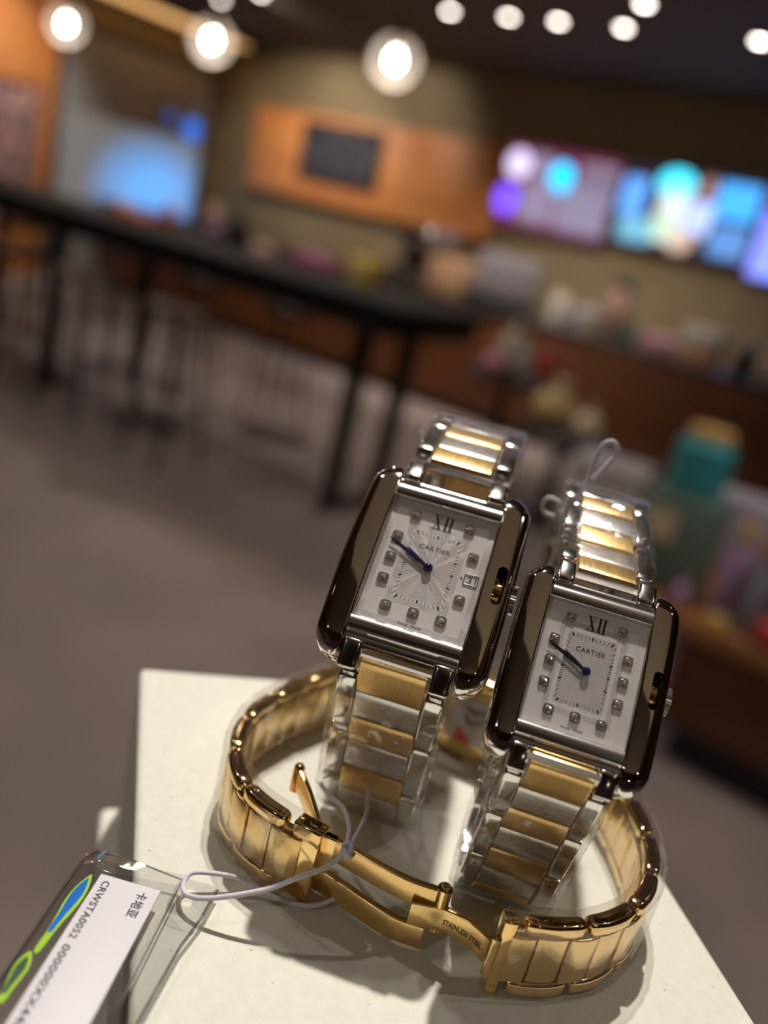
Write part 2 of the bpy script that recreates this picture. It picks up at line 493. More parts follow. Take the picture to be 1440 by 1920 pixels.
def glow(col_, es): return mat('glow_%.2f_%.2f_%.2f_%.1f' % (*col_, es), (.02, .02, .02), .5, emit=col_, es=es * 1.25)


def blob(t, x, z, rx, rz, c, es, name='picture'):
    MB().lathe([(.001, 0), (1, 0), (1, .003), (.001, .003)], 28, (0, 0, 0), Matrix.Diagonal((rx, rz, 1, 1))).build(name, glow(c, es), t, loc=(x, -.050, z), rot=(R(90), 0, 0))


def panel_(t, x, z, w_, h_, c, es, name='picture', r=.03):
    MB().prism(rrect(-w_ / 2, w_ / 2, -h_ / 2, h_ / 2, r), 0, .003).build(name, glow(c, es), t, loc=(x, -.050, z), rot=(R(90), 0, 0), smooth=False)


def rows(t, x, z, w_, n, c, es, pitch=.035, seed=0):
    r_ = random.Random(seed); m_ = MB()
    for i in range(n):
        q = x - w_ / 2
        while q < x + w_ / 2 - .02:
            d = r_.uniform(.02, .06); m_.box((q + d / 2, -.0505, z - i * pitch), (d, .003, .014)); q += d + .015
    m_.build('menu_text', glow(c, es), t, smooth=False)


def paint1(t, W, H):
    blob(t, -W * .38, H * .76, .12, .12, (.75, .65, .95), 1.2)
    blob(t, -W * .42, H * .32, .12, .13, (.16, .07, .95), 1.6)
    blob(t, W * .02, H * .68, .115, .13, (.0, .55, 1.), 1.7)
    panel_(t, -.16, H * .35, .34, .36, (.45, .36, .55), .55); panel_(t, .30, H * .36, .5, .4, (.42, .36, .55), .55)
    panel_(t, -.2, H * .78, .22, .2, (.45, .38, .6), .5); panel_(t, .38, H * .74, .36, .2, (.36, .28, .42), .5)
    rows(t, -.16, H * .52, .3, 8, (.8, .8, .95), 1.1, seed=1); rows(t, .3, H * .55, .44, 9, (.8, .8, .95), 1.1, seed=2); rows(t, .38, H * .88, .34, 4, (.8, .75, .9), .9, seed=4)


def paint2(t, W, H):
    panel_(t, -W * .38, H * .58, .22, .30, (.12, .36, .9), 1.1); panel_(t, -W * .30, H * .2, .3, .2, (.18, .5, .7), .9)
    blob(t, -W * .1, H * .80, .16, .11, (.05, .65, .85), 1.6); panel_(t, -W * .08, H * .45, .24, .46, (.7, .75, .8), 1.1)
    blob(t, -W * .12, H * .3, .1, .12, (.5, .8, .4), .8); panel_(t, W * .12, H * .46, .2, .26, (.45, .55, 1.), 1.2)
    blob(t, W * .03, H * .18, .12, .1, (.8, .55, .4), .8); blob(t, W * .12, H * .8, .07, .09, (.5, .25, .22), .6)
    panel_(t, W * .34, H * .70, .34, .28, (.06, .38, .9), 1.2); panel_(t, W * .36, H * .25, .3, .24, (.12, .30, .7), .9)
    rows(t, W * .34, H * .78, .26, 6, (.6, .8, 1), 1.4, seed=5); rows(t, W * .36, H * .34, .24, 5, (.6, .8, 1), 1.2, seed=6)


def paint3(t, W, H):
    panel_(t, -W * .25, H * .35, W * .45, .5, (.22, .28, 1.), 1.3); blob(t, -W * .2, H * .72, .2, .12, (.65, .2, .7), .9); blob(t, W * .2, H * .4, .25, .2, (.3, .4, 1.), 1.)


screen('menu_screen', -4.38, -3.24, 1.52, 2.24, 'magenta lit menu screen with text columns, next to the orange panel', (.30, .05, .13), .55, paint1)
screen('menu_screen', -3.22, -2.02, 1.58, 2.26, 'dark lit menu screen with bright blue pictures, between the magenta and violet screens', (.05, .03, .05), .5, paint2)
screen('menu_screen', -2.0, -.86, 1.55, 2.24, 'violet and blue lit menu screen cut by the right edge', (.28, .05, .35), .7, paint3)

# ---- left wall: orange cladding with patterned board, pale glazed panel, blue poster
wp = empty('wood_wall_cladding', (-8.33, 3.6, 0)); tag(wp, 'orange brown wood cladding at the far left of the left wall', 'wall cladding')
for k in range(4): MB().box((0, 1.3 - k * .88, 1.4), (.05, .87, 2.78), .004).build('cladding_board', orange_w, wp)
pb = empty('patterned_wall_board', (-8.28, 4.25, .5)); tag(pb, 'speckled pink and dark patterned board on the orange cladding', 'wall picture')
spk = mat('speckled_print', (.08, .06, .10), .7, noise=(10, (.62, .34, .28), .42, .58))
MB().box((0, 0, .62), (.03, 1.75, 1.22), .004).build('print', spk, pb)
MB().box((0, 0, -.01), (.045, 1.8, .03), .004).box((0, 0, 1.25), (.045, 1.8, .03), .004).build('frame', trim_m, pb)

door = empty('door_1', (-8.33, 6.28, 0)); tag(door, 'pale grey sliding panel door on the left wall lit blue at the bottom', 'door', kind='structure')
pale = mat('pale_grey_panel', (.33, .31, .29), .5)
MB().box((0, 0, 1.2), (.06, 1.86, 2.4), .006).build('door_leaf', pale, door)
MB().box((.01, .96, 1.23), (.09, .06, 2.46), .004).box((.01, -.96, 1.23), (.09, .06, 2.46), .004).box((.01, 0, 2.44), (.09, 1.98, .06), .004).build('door_frame', mat('dark_grey_frame', (.08, .08, .085), .5), door)


def blue_lit_material():
    m = bpy.data.materials.new('blue_poster'); m.use_nodes = True; nt = m.node_tree; b = nt.nodes['Principled BSDF']
    tc = nt.nodes.new('ShaderNodeTexCoord'); mp = nt.nodes.new('ShaderNodeMapping'); mp.inputs['Scale'].default_value = (1.1, 1.5, 1.)
    g = nt.nodes.new('ShaderNodeTexGradient'); g.gradient_type = 'SPHERICAL'
    r = nt.nodes.new('ShaderNodeValToRGB'); e = r.color_ramp.elements
    e[0].position = .02; e[0].color = (.13, .125, .12, 1); e[1].position = .75; e[1].color = (.15, .42, .95, 1)
    nt.links.new(tc.outputs['Object'], mp.inputs[0]); nt.links.new(mp.outputs[0], g.inputs[0]); nt.links.new(g.outputs['Color'], r.inputs[0])
    nt.links.new(r.outputs[0], b.inputs['Emission Color']); b.inputs['Emission Strength'].default_value = 1.0
    nt.links.new(r.outputs[0], b.inputs['Base Color'])
    return m


ps = empty('lit_poster', (-8.285, 6.55, .55)); tag(ps, 'glowing light blue poster low on the pale grey panel', 'light box')
MB().prism(rrect(-1.15, .58, -.5, .62, .03), 0, .02).build('lit_face', blue_lit_material(), ps, loc=(0, 0, .48), rot=(R(90), 0, R(90)), smooth=False)
sg = empty('blue_icon_sign', (-8.29, 6.82, 1.68)); tag(sg, 'small sign with two bright blue round marks on the pale grey panel', 'sign')
MB().box((0, 0, .17), (.02, .62, .42), .004).build('sign_plate', mat('sign_plate', (.30, .31, .34), .5), sg)
MB().lathe([(.001, 0), (.12, 0), (.12, .006), (.001, .006)], 28, (0, 0, 0), Matrix.Diagonal((1., .9, 1, 1))).build('round_mark', glow((.02, .18, .8), .9), sg, loc=(.011, .18, .10), rot=(0, R(90), 0))
MB().lathe([(.001, 0), (.07, 0), (.07, .006), (.001, .006)], 28).build('round_mark', glow((.03, .10, .4), .6), sg, loc=(.011, -.14, .16), rot=(0, R(90), 0))
cv = empty('cove_light', (-8.05, 6.2, 2.78)); tag(cv, 'long warm lit strip where ceiling meets the left wall', 'ceiling light')
MB().box((0, 0, 0), (.5, 2.3, .05), .006).build('housing', trim_m, cv)
MB().box((.02, 0, -.028), (.30, 2.2, .01)).build('lit_strip', mat('cove_glow', (.8, .5, .2), .5, emit=(1., .55, .2), es=1.2), cv)

# ---- goods on the bar
def boxy(name, label, cat, loc, dims, m, group=None, bev=.01, rz=0., extra=None):
    t = empty(name, loc, rz); tag(t, label, cat, group)
    MB().box((0, 0, dims[2] / 2), dims, bev).build('body', m, t)
    if extra: extra(t)
    return t


chrome = mat('chrome', (.7, .68, .68), .15, 1)
t = empty('coffee_machine', (-4.27, 6.22, BT)); tag(t, 'shiny silver coffee machine with black base on the bar', 'coffee machine')
MB().box((0, 0, .05), (.42, .4, .1), .01).build('base', trim_m, t)
MB().box((0, .08, .27), (.40, .24, .36), .03).build('body', chrome, t)
MB().box((0, -.02, .40), (.44, .42, .12), .03).build('brew_head', chrome, t)
MB().lathe([(.03, 0), (.035, .05), (.02, .06)], 16, (-.1, -.13, .29)).build('spout', chrome, t)
MB().lathe([(.03, 0), (.035, .05), (.02, .06)], 16, (.1, -.13, .29)).build('spout', chrome, t)
kraft = mat('kraft_card', (.50, .28, .15), .8)
t = boxy('kraft_box', 'tan cardboard box on the bar between the coffee machine and the grey sign', 'box', (-3.83, 6.1, BT), (.34, .3, .27), kraft)
MB().box((-.08, 0, .275), (.165, .3, .008)).box((.08, 0, .275), (.165, .3, .008)).build('lid_flap', kraft, t)
t = empty('counter_sign', (-3.3, 5.98, BT + .001)); tag(t, 'grey standing price board with black foot on the bar', 'sign')
MB().box((0, 0, .046), (.56, .2, .09), .01).build('foot', mat('black_foot', (.008, .008, .01), .5), t)
MB().box((0, .02, .24), (.54, .04, .32), .01).build('board', mat('grey_board', (.26, .22, .24), .6), t)
for i in range(4):
    wr = MB()
    for j in range(5): wr.box((-.2 + j * .1, -.002, .33 - i * .055), (.07, .003, .02))
    wr.build('printed_line', mat('grey_print', (.42, .38, .40), .7), t)


def lump_pile(name, label, cat, loc, spec, group=None):
    """spec: list of (dx,dy,dz,(rx,ry,rz),material,partname)"""
    t = empty(name, loc); tag(t, label, cat, group)
    for dx, dy, dz, r_, m_, pn in spec: MB().sphere((dx, dy, dz), r_).build(pn, m_, t)
    return t


cc = lambda n, c, rgh=.6: mat(n, c, rgh)
pink = cc('pink_paper', (.55, .20, .30)); white = cc('white_paper', (.62, .54, .46)); green = cc('dark_green', (.04, .09, .06))
red = cc('red_paper', (.5, .05, .05)); tealm = cc('teal_glaze', (.05, .30, .32), .25); orangem = cc('orange_paper', (.65, .22, .05)); lil = cc('lilac_paper', (.42, .25, .42))
cream = cc('cream_paper', (.7, .55, .36)); yellow = cc('yellow_paper', (.75, .48, .03)); blackm = cc('black_plastic', (.012, .012, .014), .4); greym = cc('grey_plastic', (.22, .21, .24))


def jar(name, label, loc, r, h, mbody, mlid, group=None, cat='jar'):
    t = empty(name, loc); tag(t, label, cat, group)
    MB().lathe([(r * .8, 0), (r, h * .06), (r, h * .72), (r * .7, h * .84)], 24).build('body', mbody, t)
    MB().lathe([(r * .74, h * .84), (r * .78, h * .86), (r * .78, h * .97), (r * .5, h)], 24).build('lid', mlid, t)
    return t


def cup(name, label, loc, r, h, mb_, group=None):
    t = empty(name, loc); tag(t, label, 'cup', group)
    MB().lathe([(r * .7, 0), (r, h), (r * 1.05, h), (r * 1.05, h + .008), (r * .6, h + .02), (.004, h + .02)], 24).build('body', mb_, t)
    MB().box((0, 0, h * .5), (r * 1.75, r * 1.75, h * .35), .02).build('sleeve', kraft, t)
    return t


G1 = 'cups and jars standing on the bar top'
jar('storage_jar', 'pale jar just right of the grey price board', (-2.86, 6.1, BT), .07, .24, white, cream, G1)
jar('storage_jar', 'pale squat jar behind the dark edge right of the price board', (-2.70, 6.12, BT), .07, .16, greym, white, G1)
jar('storage_jar', 'tall pinkish jar with black lid in the middle of the bar', (-2.42, 6.15, BT), .08, .42, cc('flesh_glaze', (.45, .25, .2)), blackm, G1)
jar('storage_jar', 'grey beige jar left of the tall pinkish jar', (-2.56, 6.05, BT), .075, .22, cc('beige_glaze', (.4, .32, .27)), greym, G1)
jar('storage_jar', 'dark green jar right of the tall pinkish jar', (-2.24, 6.0, BT), .06, .14, green, blackm, G1)
boxy('gift_box', 'pink gift box on the bar left of the white box', 'box', (-1.98, 6.0, BT), (.24, .16, .12), pink, extra=lambda t: MB().box((0, 0, .06), (.03, .165, .125), .002).build('ribbon', white, t))
boxy('gift_box', 'white box with an orange band on the bar top', 'box', (-1.72, 6.0, BT), (.26, .2, .24), white, extra=lambda t: MB().box((.02, 0, .05), (.2, .205, .07), .002).build('band', orangem, t))
jar('storage_jar', 'black jar at the right end of the bar top', (-1.44, 6.1, BT), .07, .22, blackm, greym, G1)
cup('paper_cup', 'pale takeaway cup at the far right of the bar', (-1.27, 6.0, BT), .05, .14, white, G1)

# ---- small display stands in front of the bar
def round_stand(x, y, h, r, label):
    t = empty('display_stand', (x, y, 0)); tag(t, label, 'display stand')
    MB().lathe([(r, h - .04), (r + .01, h - .03), (r + .01, h - .005), (r, h)], 40).build('top', dark_top, t)
    MB().lathe([(.035, .02), (.03, h - .04)], 20).build('column', blackm, t)
    MB().lathe([(r * .7, 0), (r * .7, .015), (.05, .03)], 32).build('foot', blackm, t)


round_stand(-2.24, 4.38, .66, .24, 'taller dark round stand with wrapped goods before the bar')
round_stand(-1.70, 4.12, .50, .25, 'lower dark round stand with a cream parcel before the bar')


def parcel(label, loc, r_, m_, m2, group):
    t = empty('wrapped_parcel', loc); tag(t, label, 'parcel', group)
    MB().sphere((0, 0, r_[2]), r_).build('wrapping', m_, t)
    MB().lathe([(r_[0] * .25, 0), (r_[0] * .12, r_[2] * .3), (r_[0] * .4, r_[2] * .6)], 16, (0, 0, r_[2] * 1.9)).build('gathered_top', m2, t)


G2 = 'wrapped parcels on the round stands'
parcel('beige parcel at the left back of the taller round stand', (-2.28, 4.42, .66), (.09, .09, .12), cc('beige_wrap', (.40, .32, .26)), white, G2)
parcel('pink parcel at the front of the taller round stand', (-2.26, 4.22, .66), (.07, .06, .055), pink, white, G2)
parcel('pale parcel in the middle of the taller round stand', (-2.13, 4.29, .66), (.055, .055, .09), cc('grey_wrap', (.38, .35, .33)), white, G2)
parcel('red parcel at the right of the taller round stand', (-2.06, 4.44, .66), (.05, .05, .09), red, pink, G2)
parcel('large cream and yellow parcel on the lower round stand', (-1.80, 4.14, .50), (.13, .11, .10), cc('yellow_wrap', (.50, .36, .14)), cream, G2)
parcel('cream parcel at the right of the lower round stand', (-1.58, 4.08, .50), (.07, .07, .075), cream, white, G2)

# ---- long high table with stools, goods and pendant lamps
ht = empty('high_table', (-5.0, 3.15, 0)); tag(ht, 'long dark high table with black legs running across the left of the photo', 'table')
MB().box((0, 0, .985), (6.1, .76, .03), .006).build('tabletop', wood('dark_table_top', (.006, .004, .0035), (.014, .008, .006), .95, (2, 14, 14)), ht)
MB().box((0, -.33, .92), (5.98, .05, .10), .004).box((0, .33, .92), (5.98, .05, .10), .004).box((2.97, 0, .92), (.05, .62, .10), .004).box((-2.97, 0, .92), (.05, .62, .10), .004).build('apron', blackm, ht)
for x in (2.72, .7, -.9, -2.9):
    for y in (-.12 if x > 2 else -.3, .24 if x > 2 else .3):
        MB().box((x, y, .435), (.065, .065, .87), .004).build('leg', blackm, ht)
MB().box((2.72, .06, .02), (.05, .5, .04), .004).build('foot_rail', blackm, ht)

st = empty('bar_stool', (-2.9, 2.62, 0))
MB().lathe([(.001, .70), (.15, .70), (.165, .715), (.165, .735), (.15, .75), (.001, .75)], 32).build('seat', wood('stool_seat', (.05, .025, .015), (.09, .045, .025), .4, (8, 8, 8)), st)
for k in range(4):
    a = pi / 4 + k * pi / 2
    MB().tube([(.11 * cos(a), .11 * sin(a), .705), (.19 * cos(a), .19 * sin(a), .006)], .009, 8).build('leg', blackm, st)
MB().tube([(.155 * cos(2 * pi * k / 24), .155 * sin(2 * pi * k / 24), .28) for k in range(24)], .007, 8, True).build('foot_ring', blackm, st)
spots = [(-3.05, 2.66, 'nearest black bar stool on the near side of the long high table'), (-3.75, 2.64, 'black bar stool second along the near side of the high table'),
         (-4.4, 2.66, 'black bar stool third along the near side of the high table'), (-5.05, 2.66, 'black bar stool fourth along the near side of the high table'),
         (-3.35, 3.72, 'black bar stool nearest on the bar side of the high table'), (-4.15, 3.74, 'black bar stool second along the bar side of the high table'),
         (-4.95, 3.74, 'black bar stool third along the bar side of the high table'), (-5.8, 3.72, 'black bar stool farthest along the bar side of the high table')]
for i, (x, y, lb) in enumerate(spots):
    o = st if i == 0 else copy_tree(st)
    o.location = (x, y, 0); o.rotation_euler = (0, 0, i * .3); tag(o, lb, 'stool', 'black bar stools at the high table')

HT = 1.0
def figure(label, loc, h, m1, m2):
    t = empty('soft_toy', loc); tag(t, label, 'soft toy', 'small goods on the high table')
    MB().sphere((0, 0, h * .3), (h * .28, h * .22, h * .3)).build('body', m1, t)
    MB().sphere((0, 0, h * .72), (h * .22, h * .2, h * .2)).build('head', m2, t)
    MB().sphere((-h * .13, 0, h * .93), (h * .06, h * .04, h * .12)).build('ear', m2, t)
    MB().sphere((h * .13, 0, h * .93), (h * .06, h * .04, h * .12)).build('ear', m2, t)


figure('pale pink plush toy on the high table before the blue poster', (-3.99, 3.3, HT), .15, red, cc('pale_pink', (.6, .38, .42)))
figure('larger pink and lilac plush toy on the high table left of the black jar', (-3.63, 3.3, HT), .19, lil, cc('peach', (.6, .36, .32)))
boxy('snack_box', 'flat red packet on the high table left of the plush toys', 'packet', (-4.3, 3.32, HT), (.22, .14, .035), red, extra=lambda t: MB().box((0, 0, .037), (.1, .08, .004)).build('paper_label', white, t))
boxy('snack_box', 'brown packet at the left of the goods on the high table', 'packet', (-4.5, 3.36, HT), (.1, .1, .07), kraft, extra=lambda t: MB().box((0, 0, .072), (.06, .06, .004)).build('paper_label', white, t))
jar('storage_jar', 'small black jar on the high table right of the plush toys', (-3.44, 3.3, HT), .05, .16, blackm, blackm)
jar('storage_jar', 'low peach coloured jar on the high table', (-3.24, 3.3, HT), .06, .06, cc('peach', (.6, .36, .32)), white)
boxy('snack_box', 'magenta packet on the high table left of the yellow one', 'packet', (-2.88, 3.3, HT), (.22, .12, .075), cc('magenta', (.42, .12, .26)), extra=lambda t: MB().box((0, 0, .077), (.1, .06, .004)).build('paper_label', pink, t))
boxy('snack_box', 'yellow packet on the high table near its right end', 'packet', (-2.57, 3.3, HT), (.12, .1, .12), yellow, extra=lambda t: MB().box((0, -.052, .06), (.06, .004, .05)).build('paper_label', white, t))

cable = mat('lamp_cable', (.01, .01, .01), .6)
pend = empty('pendant_lamp', (-2.56, 3.2, 0))
PZ = 1.95
MB().tube([(0, 0, PZ + .09), (0, 0, 2.8)], .003, 8).build('cable', cable, pend)
MB().lathe([(.012, 0), (.022, -.01), (.022, -.05), (.014, -.06)], 20, (0, 0, PZ + .115)).build('socket', trim_m, pend)
gl = MB().lathe([(.025, .097)] + [(.10 * sin(R(a)), .10 * cos(R(a))) for a in range(15, 181, 9)], 32, (0, 0, PZ)); gl.f = gl.f[:-2] ; gl.mi = gl.mi[:-2]
gl.build('globe', pend_glass, pend, fix=True)
MB().sphere((0, 0, PZ - .0), (.024, .024, .03)).build('bulb', mat('bulb_glow', (1, 1, 1), .5, emit=(1., .86, .66), es=60.), pend)
pl = bpy.data.lights.new('lamp_light', 'POINT'); pl.energy = 9; pl.color = WARM; pl.shadow_soft_size = .03
po = bpy.data.objects.new('lamp_light', pl); col.objects.link(po); po.parent = pend; po.location = (0, 0, PZ - .045)
for i, (x, lb) in enumerate([(-2.56, 'right-hand clear globe pendant lamp, nearest to the middle'), (-3.73, 'middle clear globe pendant lamp over the high table'), (-4.98, 'left clear globe pendant lamp before the orange cladding')]):
    o = pend if i == 0 else copy_tree(pend)
    o.location = (x, 3.2, 0); tag(o, lb, 'pendant lamp', 'clear globe pendant lamps over the high table')

# ---- low display table at the right with colourful goods
dt = empty('display_table', (.35, 2.85, 0)); tag(dt, 'low brown wooden display table with black plinth at the right edge', 'table')
dt_w = wood('display_wood', (.24, .09, .03), (.36, .15, .05), .45, (3, 10, 10))
MB().box((0, 0, .43), (1.95, .95, .06), .006).build('tabletop', dt_w, dt)
MB().box((.05, 0, .26), (1.75, .85, .28), .004).build('body', bar_wood, dt)
MB().box((.06, .02, .06), (1.65, .8, .12), .004).build('plinth', blackm, dt)
DT = .46
def bottle(label, loc, r, h, mb_, mc, group='colourful goods on the low display table'):
    t = empty('drink_bottle', loc); tag(t, label, 'bottle', group)
    MB().lathe([(r * .9, 0), (r, .01), (r, h * .6), (r * .45, h * .78), (r * .4, h * .86)], 24).build('body', mb_, t)
    MB().lathe([(r * .5, h * .86), (r * .5, h)], 20).build('cap', mc, t)


G3 = 'colourful goods on the low display table'
jar('glass_canister', 'large round teal canister with golden lid on the low display table', (-.62, 2.56, DT + .30), .085, .20, tealm, cc('gold_lid', (.6, .35, .1)), G3)
boxy('gift_box', 'dark green box carrying the teal canister', 'box', (-.62, 2.57, DT), (.22, .2, .30), cc('dull_green', (.13, .19, .15)), extra=lambda t: MB().box((-.04, -.102, .20), (.1, .004, .09)).build('paper_label', cream, t))
boxy('paper_bag', 'pale lilac box behind the dark green box on the display table', 'box', (-.52, 3.0, DT), (.34, .2, .26), cc('pale_lilac', (.40, .35, .40)), extra=lambda t: MB().box((0, 0, .262), (.3, .02, .004)).build('fold', white, t))
bottle('yellow topped bottle right of the dark green box', (-.42, 2.5, DT), .035, .28, lil, yellow)
bottle('dark red bottle with teal cap at the right edge', (-.30, 2.56, DT), .055, .44, cc('dark_red', (.25, .02, .05)), tealm)
bottle('orange topped bottle in front of the dark red one', (-.34, 2.46, DT), .04, .27, greym, orangem)
parcel('lilac parcel at the front left of the display table', (-.52, 2.41, DT), (.022, .03, .04), lil, pink, G3)
parcel('red parcel at the front right of the display table', (-.26, 2.41, DT), (.05, .035, .04), red, pink, G3)
boxy('snack_box', 'flat yellow packet at the display table front edge', 'packet', (-.40, 2.40, DT), (.05, .03, .03), yellow, bev=.003, extra=lambda t: MB().box((0, 0, .031), (.03, .02, .003)).build('paper_label', white, t))

sc_ = empty('shipping_carton', (-1.02, 3.0, 0), .2); tag(sc_, 'tall pale carton standing on the floor left of the low display table', 'box')
MB().box((0, 0, .33), (.26, .26, .66), .008).build('body', cc('pale_carton', (.42, .36, .35)), sc_)
MB().box((0, 0, .665), (.27, .27, .03), .006).build('lid', cc('pale_carton', (.42, .36, .35)), sc_)

# =================================================================== FOREGROUND (millimetres, turned with the room)
FGR = R(2)
ZB = 1190.5


def fg(x, y, z=0.):
    """display-box coordinates in mm, z above the box top -> world metres"""
    return Vector((x * cos(FGR) - y * sin(FGR), x * sin(FGR) + y * cos(FGR), z + ZB)) / 1000


# ---- cream display box
paper = mat('cream_box_paper', (.66, .645, .56), .75, noise=(420, (.61, .585, .49), .30, .8), bump=(1400, .25, 4))
def speck(m):
    nt = m.node_tree; b = nt.nodes['Principled BSDF']
    tc = nt.nodes.new('ShaderNodeTexCoord'); v = nt.nodes.new('ShaderNodeTexNoise'); v.inputs['Scale'].default_value = 520; v.inputs['Detail'].default_value = 2
    mp = nt.nodes.new('ShaderNodeMapping'); mp.inputs['Scale'].default_value = (1, 2.2, 1); mp.inputs['Rotation'].default_value = (0, 0, .6)
    nt.links.new(tc.outputs['Object'], mp.inputs[0]); nt.links.new(mp.outputs[0], v.inputs['Vector'])
    r = nt.nodes.new('ShaderNodeValToRGB'); r.color_ramp.elements[0].position = .725; r.color_ramp.elements[1].position = .76
    nt.links.new(v.outputs['Fac'], r.inputs[0])
    mx = nt.nodes.new('ShaderNodeMix'); mx.data_type = 'RGBA'
    src = b.inputs['Base Color'].links[0].from_socket
    nt.links.new(src, mx.inputs[6]); mx.inputs[7].default_value = (.33, .24, .15, 1)
    nt.links.new(r.outputs[0], mx.inputs[0]); nt.links.new(mx.outputs[2], b.inputs['Base Color'])
speck(paper)
# corners: back left, back right, front right, front left
BQ = [(-131, 126), (-58.5, 205.3), (47, 103), (-17.5, 29)]


def quad_slab(poly, z0, z1, bev):
    c = Vector((sum(p[0] for p in poly) / 4, sum(p[1] for p in poly) / 4))
    bm = bmesh.new()
    lo = [bm.verts.new((p[0], p[1], z0)) for p in poly]; hi = [bm.verts.new((p[0], p[1], z1)) for p in poly]
    bm.faces.new(lo); bm.faces.new(hi[::-1])
    for i in range(4): bm.faces.new((lo[i], lo[(i + 1) % 4], hi[(i + 1) % 4], hi[i]))
    bmesh.ops.recalc_face_normals(bm, faces=bm.faces[:])
    bmesh.ops.bevel(bm, geom=bm.edges[:], offset=bev, segments=4, profile=.5, affect='EDGES')
    bm.verts.index_update(); mb = MB().add([v.co.copy() for v in bm.verts], [[v.index for v in f.verts] for f in bm.faces]); bm.free(); return mb


box = empty('display_box', (0, 0, 0)); tag(box, 'cream speckled cardboard box carrying the watches', 'box')
b0 = fg(-40, 116, -100)
box.location = b0; box.rotation_euler = (0, 0, FGR)
def boxloc(mb): mb.v = [(x + 40, y - 116, z + 100) for x, y, z in mb.v]; return mb
boxloc(quad_slab(BQ, -100 + 1, 0, 1.4)).build('lid', paper, box, .001)
tier = [(-134.0, 122.5), (-60, 208), (50, 104), (-20, 25.5)]
boxloc(quad_slab(tier, -100, -40, 2.)).build('base_tier', paper, box, .001)
ped = empty('display_pedestal', (b0.x, b0.y, 0)); tag(ped, 'dark square pedestal holding up the cream box', 'pedestal')
pz = b0.z
MB().box((.0, .0, pz / 2), (.08, .08, pz), .004).build('column', blackm, ped)
MB().box((0, 0, .01), (.3, .3, .02), .004).build('foot_plate', blackm, ped)


# ---- bracelet builder
def build_bracelet(root, path, sc, first, mats, gap=.06, sb=(.5, .5), hw=5.7, side=(5.9, 9.1), prefix='', pitch0=13.2, side_mat=None, loc=None, two_tone=True, end_pad=0.):
    """a pin core mesh with centre links and rounded side links as sub-parts"""
    core = MB(); n = int(path.L / 2.2)
    vs = []; fs = []
    for i in range(n + 1):
        q = path.L * i / n; P, T, O = path.fr(q)
        cs = rrect(-side[0] - .6, side[0] + .6, -.8, .5, .3, 2); K = len(cs); vs += [P + path.W * a + O * b for a, b in cs]
    for i in range(n): fs += [(i * K + k, i * K + (k + 1) % K, (i + 1) * K + (k + 1) % K, (i + 1) * K + k) for k in range(K)]
    fs += [tuple(range(K))[::-1], tuple(n * K + k for k in range(K))]
    core.add(vs, fs)
    br = core.build('bracelet', mats['core'], root, sc)
    nl = max(1, round((path.L - first) / pitch0)); pitch = (path.L - first) / nl
    q = 0.; gl_ = first
    i = 0
    while q < path.L - 1:
        g = (first if i == 0 else pitch * .5)
        g = min(g, path.L - q)
        o = link_block(MB(), path, q + gap, q + g - gap, -hw, hw, -1.3, 1.35, .28, .3, .22).build('center_link', mats['c1'], br, sc)
        q += g
        if q < path.L - 1:
            g2 = min(pitch * .5, path.L - q)
            o = link_block(MB(), path, q + gap, q + g2 - gap, -hw, hw, -1.3, 1.2, .28, .3, .1).build('center_link', mats['c2'], br, sc)
            for sg_ in (-1, 1):
                a, b = sorted((sg_ * side[0], sg_ * side[1]))
                s0 = max(0.05, q - pitch * .24); s1 = min(path.L - .05, q + pitch * .74)
                link_block(MB(), path, s0 + .1, s1 - .1, a, b, -1.2, 1.35, sb[0], sb[1], .35, n=6).build('side_link', mats['side'], br, sc)
            q += g2
        i += 1
    return br


def frame_pt(t, y, z):  # head frame (y up the dial, z out of it) -> root local (y,z)
    return (y * sin(t) - z * cos(t), y * cos(t) + z * sin(t))


